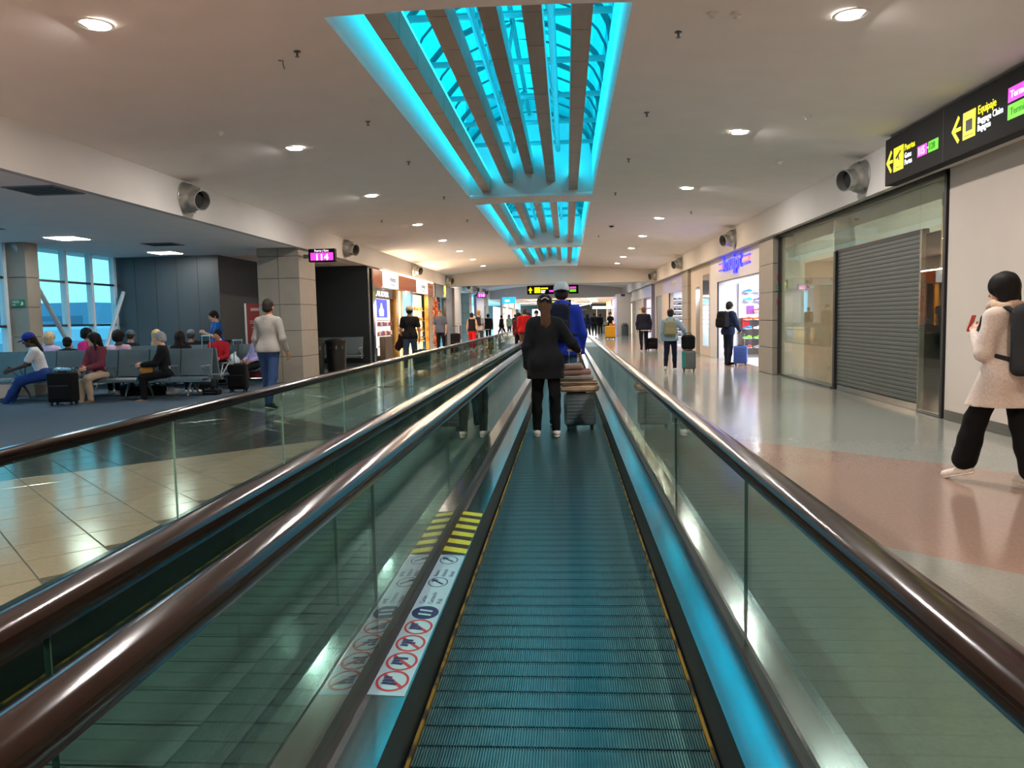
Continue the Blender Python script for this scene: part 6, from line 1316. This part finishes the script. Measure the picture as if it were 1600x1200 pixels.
suitcase('dark teal suitcase trailing behind the man in the bucket hat', (-3.95, 21.0, 0), R(6), 0.44, 0.26, 0.56, '1f3034', 0.34)
p = person('man in grey polo shirt and dark trousers standing by the shop fronts', (-5.25, 32.2), 172, 1.84, top='5c6068', topkind='polo', pants='1c1a1c', shoes='141416', hair='6a4a34', hairkind='buzz', arms=((4, 10, 14, 0), (6, 12, 20, 4)), res=0.018, build=1.12, skin='light')
suitcase('black suitcase with white pole beside the man in the grey polo', (-4.62, 32.0, 0), R(10), 0.40, 0.26, 0.80, '17161a', 0.3)
p = person('woman in black sleeveless top and bright red trousers walking away', (-4.40, 36.0), 0, 1.78, top='17161a', topkind='tank', hem=-0.02, pants='c41a22', pantkind='loose', shoes='c8b8a8', hair='1c1512', hairkind='bun', legs=WALK, arms=((8, 12, 10, 0), (-6, 14, 14, 0)), res=0.02, build=0.98, skin='light')
p = person('fair-haired man in pale shirt walking beside the woman in red trousers', (-4.22, 37.2), 0, 1.90, top='b8bcc0', topkind='tee', pants='4a4a54', shoes='aaa49c', hair='a88858', hairkind='short', legs=WALK2, res=0.022, build=1.08, skin='light')
backpack('dark backpack on the fair-haired man', p, '2a3038', 0.13, 0.07, 0.2, 0.3, 0.022, pocket=False)
t = thing('bag', 'small yellow bag on the floor beyond the red trousers', 'bag', (-3.75, 37.6, 0)); boxes('bag_body', mat('bag_yellow', 'd8b820', 0.6), t, (-0.2, 0.2, -0.12, 0.12, 0, 0.32), bevel=0.05); MB().tube([(-0.1, 0, 0.31), (0, 0, 0.42), (0.1, 0, 0.31)], 0.012, 6).build('strap', M_BLACK, t)
person('person in black seen from behind near the far gate lounge', (-4.85, 48.0), 0, 1.80, top='131418', topkind='jacket', pants='15161a', shoes='101012', legs=WALK, res=0.028, build=1.08, inner=('c8c8c8', -0.14))
person('person in black with one leg forward far on the left', (-5.0, 60.0), 60, 1.78, top='121317', topkind='jacket', pants='14151a', shoes='101012', legs=((26, 4), (-24, 12)), res=0.032)
person('person in pale green top under the blue sign far on the left', (-4.42, 60.0), 180, 1.72, top='8aa890', topkind='tee', pants='3c4c50', hairkind='long', hair='5a4030', res=0.032, skin='light')
person('person in navy jacket under the blue sign far on the left', (-4.02, 61.0), 0, 1.75, top='20284a', topkind='jacket', pants='5a3c34', res=0.032)
person('man in bright red jacket and tan shorts riding the left walkway', (-1.50, 28.0), 0, 1.75, top='c01c1e', topkind='jacket', hem=-0.06, pants='6a5440', pantkind='shorts', shoes='c0b8ac', hair='4a3c38', hairkind='buzz', res=0.018, build=1.1, z=0.015, skin='tan', legs=((2, 4), (-3, 6)))
person('person in dark red behind the man in the bright red jacket', (-1.80, 29.2), 0, 1.60, top='5a1c20', topkind='jacket', pants='201c20', hairkind='long', res=0.024, z=0.015)
person('dark-haired woman in navy facing the viewer on the left walkway', (-1.62, 33.2), 180, 1.62, top='1c2438', topkind='jacket', pants='1c2030', hairkind='long', res=0.024, z=0.015, skin='tan')
person('man in black cap facing the viewer on the left walkway', (-1.30, 33.8), 180, 1.72, top='20283a', topkind='jacket', pants='1c2030', hair='18130f', cap=('14151a', 1), res=0.022, z=0.015, skin='light')
person('small figure in red shirt seated in the far gate lounge', (-6.95, 47.6), 90, 1.60, top='a0202c', topkind='tee', pants='3a4450', hair='a89c90', sit=0.43, legs=((85, 85), (80, 80)), lean=0, res=0.028, skin='light')
bench(-8.6, 3, 47.9, False, 'row of seats in the far gate lounge under the small seated figure')
person('dark figure partly hidden behind the man in the blue hoodie', (0.55, 66.0), 0, 1.74, top='1a1a22', topkind='jacket', pants='1a1a22', res=0.034)

# lounge
SIT = ((84, 84), (84, 84))
p = person('man in bright blue shirt standing at the gate counter', (-8.38, 18.15), 125, 1.74, top='1f5aa8', topkind='tee', pants='20242c', shoes='141418', hair='16120f', hairkind='short', arms=((18, 6, 98, 28), (18, 6, 95, 28)), head=(8, 18), res=0.016, build=1.15, skin='light')
person('man in red top with pale collar seated facing the viewer', (-7.92, 17.12), 178, 1.70, top='a01c28', topkind='shirt', collar='c8c8c8', pants='1c2030', shoes='202024', hair='120f0e', hairkind='short', sit=0.43, legs=SIT, lean=-4, head=(0, 8), arms=((20, 8, 60, 12), (20, 8, 60, 12)), res=0.016, skin='tan', build=1.1)
p = person('woman in lavender shirt holding up a sheet, seated with her back to the viewer', (-10.72, 15.40), 10, 1.74, top='b8aed0', topkind='shirt', pants='30343c', hair='b09a7a', hairkind='bob', sit=0.43, legs=SIT, lean=0, arms=((70, 20, 100, 10), (20, 10, 50, 10)), res=0.016, skin='light')
t = worn('paper_sheet', 'white folded sheet held beside the face of the woman in lavender', 'paper', p); w_ = p[1]['wr', 0]; MB().box(-0.06, 0.06, -0.004, 0.004, -0.09, 0.09).build('sheet', mat('white_paper', 'dcdcec', 0.7), t, loc=tuple(w_ + np.array([0.06, -0.02, 0.10])), rot=(0.2, 0.3, 0.2)); MB().box(-0.05, 0.05, -0.005, 0.0, -0.002, 0.002).build('fold_line', mat('paper_shade', 'b8b8cc', 0.7), t, loc=tuple(w_ + np.array([0.06, -0.022, 0.10])), rot=(0.2, 0.3, 0.2))
person('person in black cap slouched beside the woman in lavender', (-10.30, 15.42), 15, 1.55, top='1c2026', topkind='hoodie', pants='22262e', hair='120f0e', cap=('0e0f12', 1), sit=0.43, legs=SIT, lean=-14, res=0.016, skin='tan')
person('person in black cap turned right, behind the seated woman in beige trousers', (-9.72, 15.42), -12, 1.58, top='202228', topkind='tee', pants='22262e', hair='120f0e', cap=('0d0e10', 1), sit=0.43, legs=SIT, lean=-8, res=0.016, skin='brown', head=(-48, 0))
person('dark-haired woman in hot pink top seated near the window', (-10.98, 17.05), 180, 1.80, top='d82a78', topkind='tee', pants='22262e', hair='14100f', hairkind='curly', sit=0.45, legs=SIT, lean=-2, res=0.016, skin='tan', head=(80, 0), face_parts=False)
person('man in pink and white shirt and black cap seated with his back to the viewer', (-9.20, 15.42), -5, 1.74, top='c8a4b4', topkind='tee', pants='22262e', hair='100d0c', cap=('0f1012', -1), hairkind='curly', sit=0.43, legs=SIT, lean=-6, res=0.016, skin='dark', build=1.15)
person('person in grey cap seated in the rearmost row', (-10.50, 18.08), 0, 1.74, top='2a2e36', topkind='tee', pants='22262e', hair='2a2624', cap=('5a666c', 1), sit=0.43, legs=SIT, lean=-4, res=0.018)
person('woman with long blonde hair seated in the rearmost row', (-9.84, 18.08), -10, 1.72, top='2a4ca0', topkind='tee', pants='22262e', hair='b89c6c', hairkind='long', sit=0.43, legs=SIT, lean=-4, res=0.018, skin='light')
person('person in grey knitted cap seated in the rearmost row near the counter', (-8.98, 18.08), 0, 1.70, top='23262c', topkind='tee', pants='22262e', hair='3c3c40', cap=('6a7478', 1), sit=0.43, legs=SIT, lean=-6, res=0.018)
person('woman with long dark hair seated behind the grey-haired lady', (-7.90, 15.42), 5, 1.66, top='1c1a1e', topkind='hoodie', pants='22262e', hair='1a100d', hairkind='long', sit=0.43, legs=SIT, lean=-6, res=0.016, skin='tan')
t = suitcase('dark suitcase with a tall handle behind the woman with long dark hair', (-7.85, 16.35, 0), 0, 0.34, 0.22, 0.5, '2a2e32', 0.62)
person('woman in maroon jacket and beige trousers seated in the front row', (-9.05, 14.42), 168, 1.70, top='6e3440', topkind='jacket', pants='b09c88', shoes='8a6a44', sole='6a5034', hair='17110f', hairkind='long', sit=0.43, legs=((82, 88, 3), (70, 62, -2)), lean=10, head=(-42, 2), arms=((24, 8, 52, 24), (20, 8, 40, 20)), res=0.012, skin='light', toe=(12, 30), inner=None)
p = person('grey-haired lady in black jacket seated in the front row with a bag on her lap', (-7.72, 14.40), 112, 1.68, top='111215', topkind='jacket', pants='101114', shoes='8a6c4c', sole='e0dcd4', hair='8a8e92', hairkind='short', sit=0.43, legs=((80, 84, 2), (74, 70, 2)), lean=6, head=(0, 4), arms=((26, 6, 58, 10), (26, 6, 58, 10)), res=0.012, skin='light')
t = worn('handbag', 'tan brown handbag on the lap of the grey-haired lady', 'handbag', p); J = p[1]; c = (J['knee', 0] + J['knee', 1]) / 2 * 0.75 + (J['hip', 0] + J['hip', 1]) / 2 * 0.25 + np.array([0, 0.02, 0.125]); F = Field(c - 0.25, c + 0.25, 0.012); F.rbox(c, (0.13, 0.12, 0.065), 0.05); F.folds(0.004, 30, 30, 1); link('bag_body', F.mesh('bag_body', C_('9a6c30')), t); MB().tube([c + np.array([-0.09, 0, 0.06]), c + np.array([-0.05, 0, 0.13]), c + np.array([0.05, 0, 0.13]), c + np.array([0.09, 0, 0.06])], 0.008, 6).build('handle', C_('6a4820'), t)
t = worn('phone', 'phone with white back held by the grey-haired lady', 'phone', p); w_ = (J['wr', 0] + J['wr', 1]) / 2 + J['hd', 0] * 0.14; MB().box(-0.035, 0.035, -0.004, 0.004, -0.07, 0.07).build('case', M_BLACK, t, bevel=0.004, loc=tuple(w_ + np.array([0, 0.03, 0.02])), rot=(1.1, 0, 0)); MB().box(-0.02, 0.02, -0.001, 0.001, -0.02, 0.02).build('camera_plate', M_RING, t, loc=tuple(w_ + np.array([0, 0.035, 0.028])), rot=(1.1, 0, 0))
person('man in white T-shirt, jeans and blue cap leaning forward at the left edge', (-10.15, 14.35), 118, 1.80, top='c4c8cc', topkind='tee', pants='1f3c78', shoes='b8b8b8', hair='15110f', hairkind='tail', cap=('20338c', 1), sit=0.43, legs=((72, 40, 4), (78, 60, 4)), lean=16, head=(0, 18), arms=((30, 8, 40, 6), (30, 8, 44, 8)), res=0.012, skin='dark', build=1.05)
person('person in lavender top and black trousers seated beyond the raised-handle suitcase', (-7.05, 17.0), 150, 1.66, top='9c94c0', topkind='shirt', pants='111216', shoes='a0282c', hair='1a1512', hairkind='short', sit=0.43, legs=((80, 60, 3), (76, 66, 3)), lean=-16, arms=((20, 8, 50, 14), (20, 8, 50, 14)), res=0.016, skin='tan')
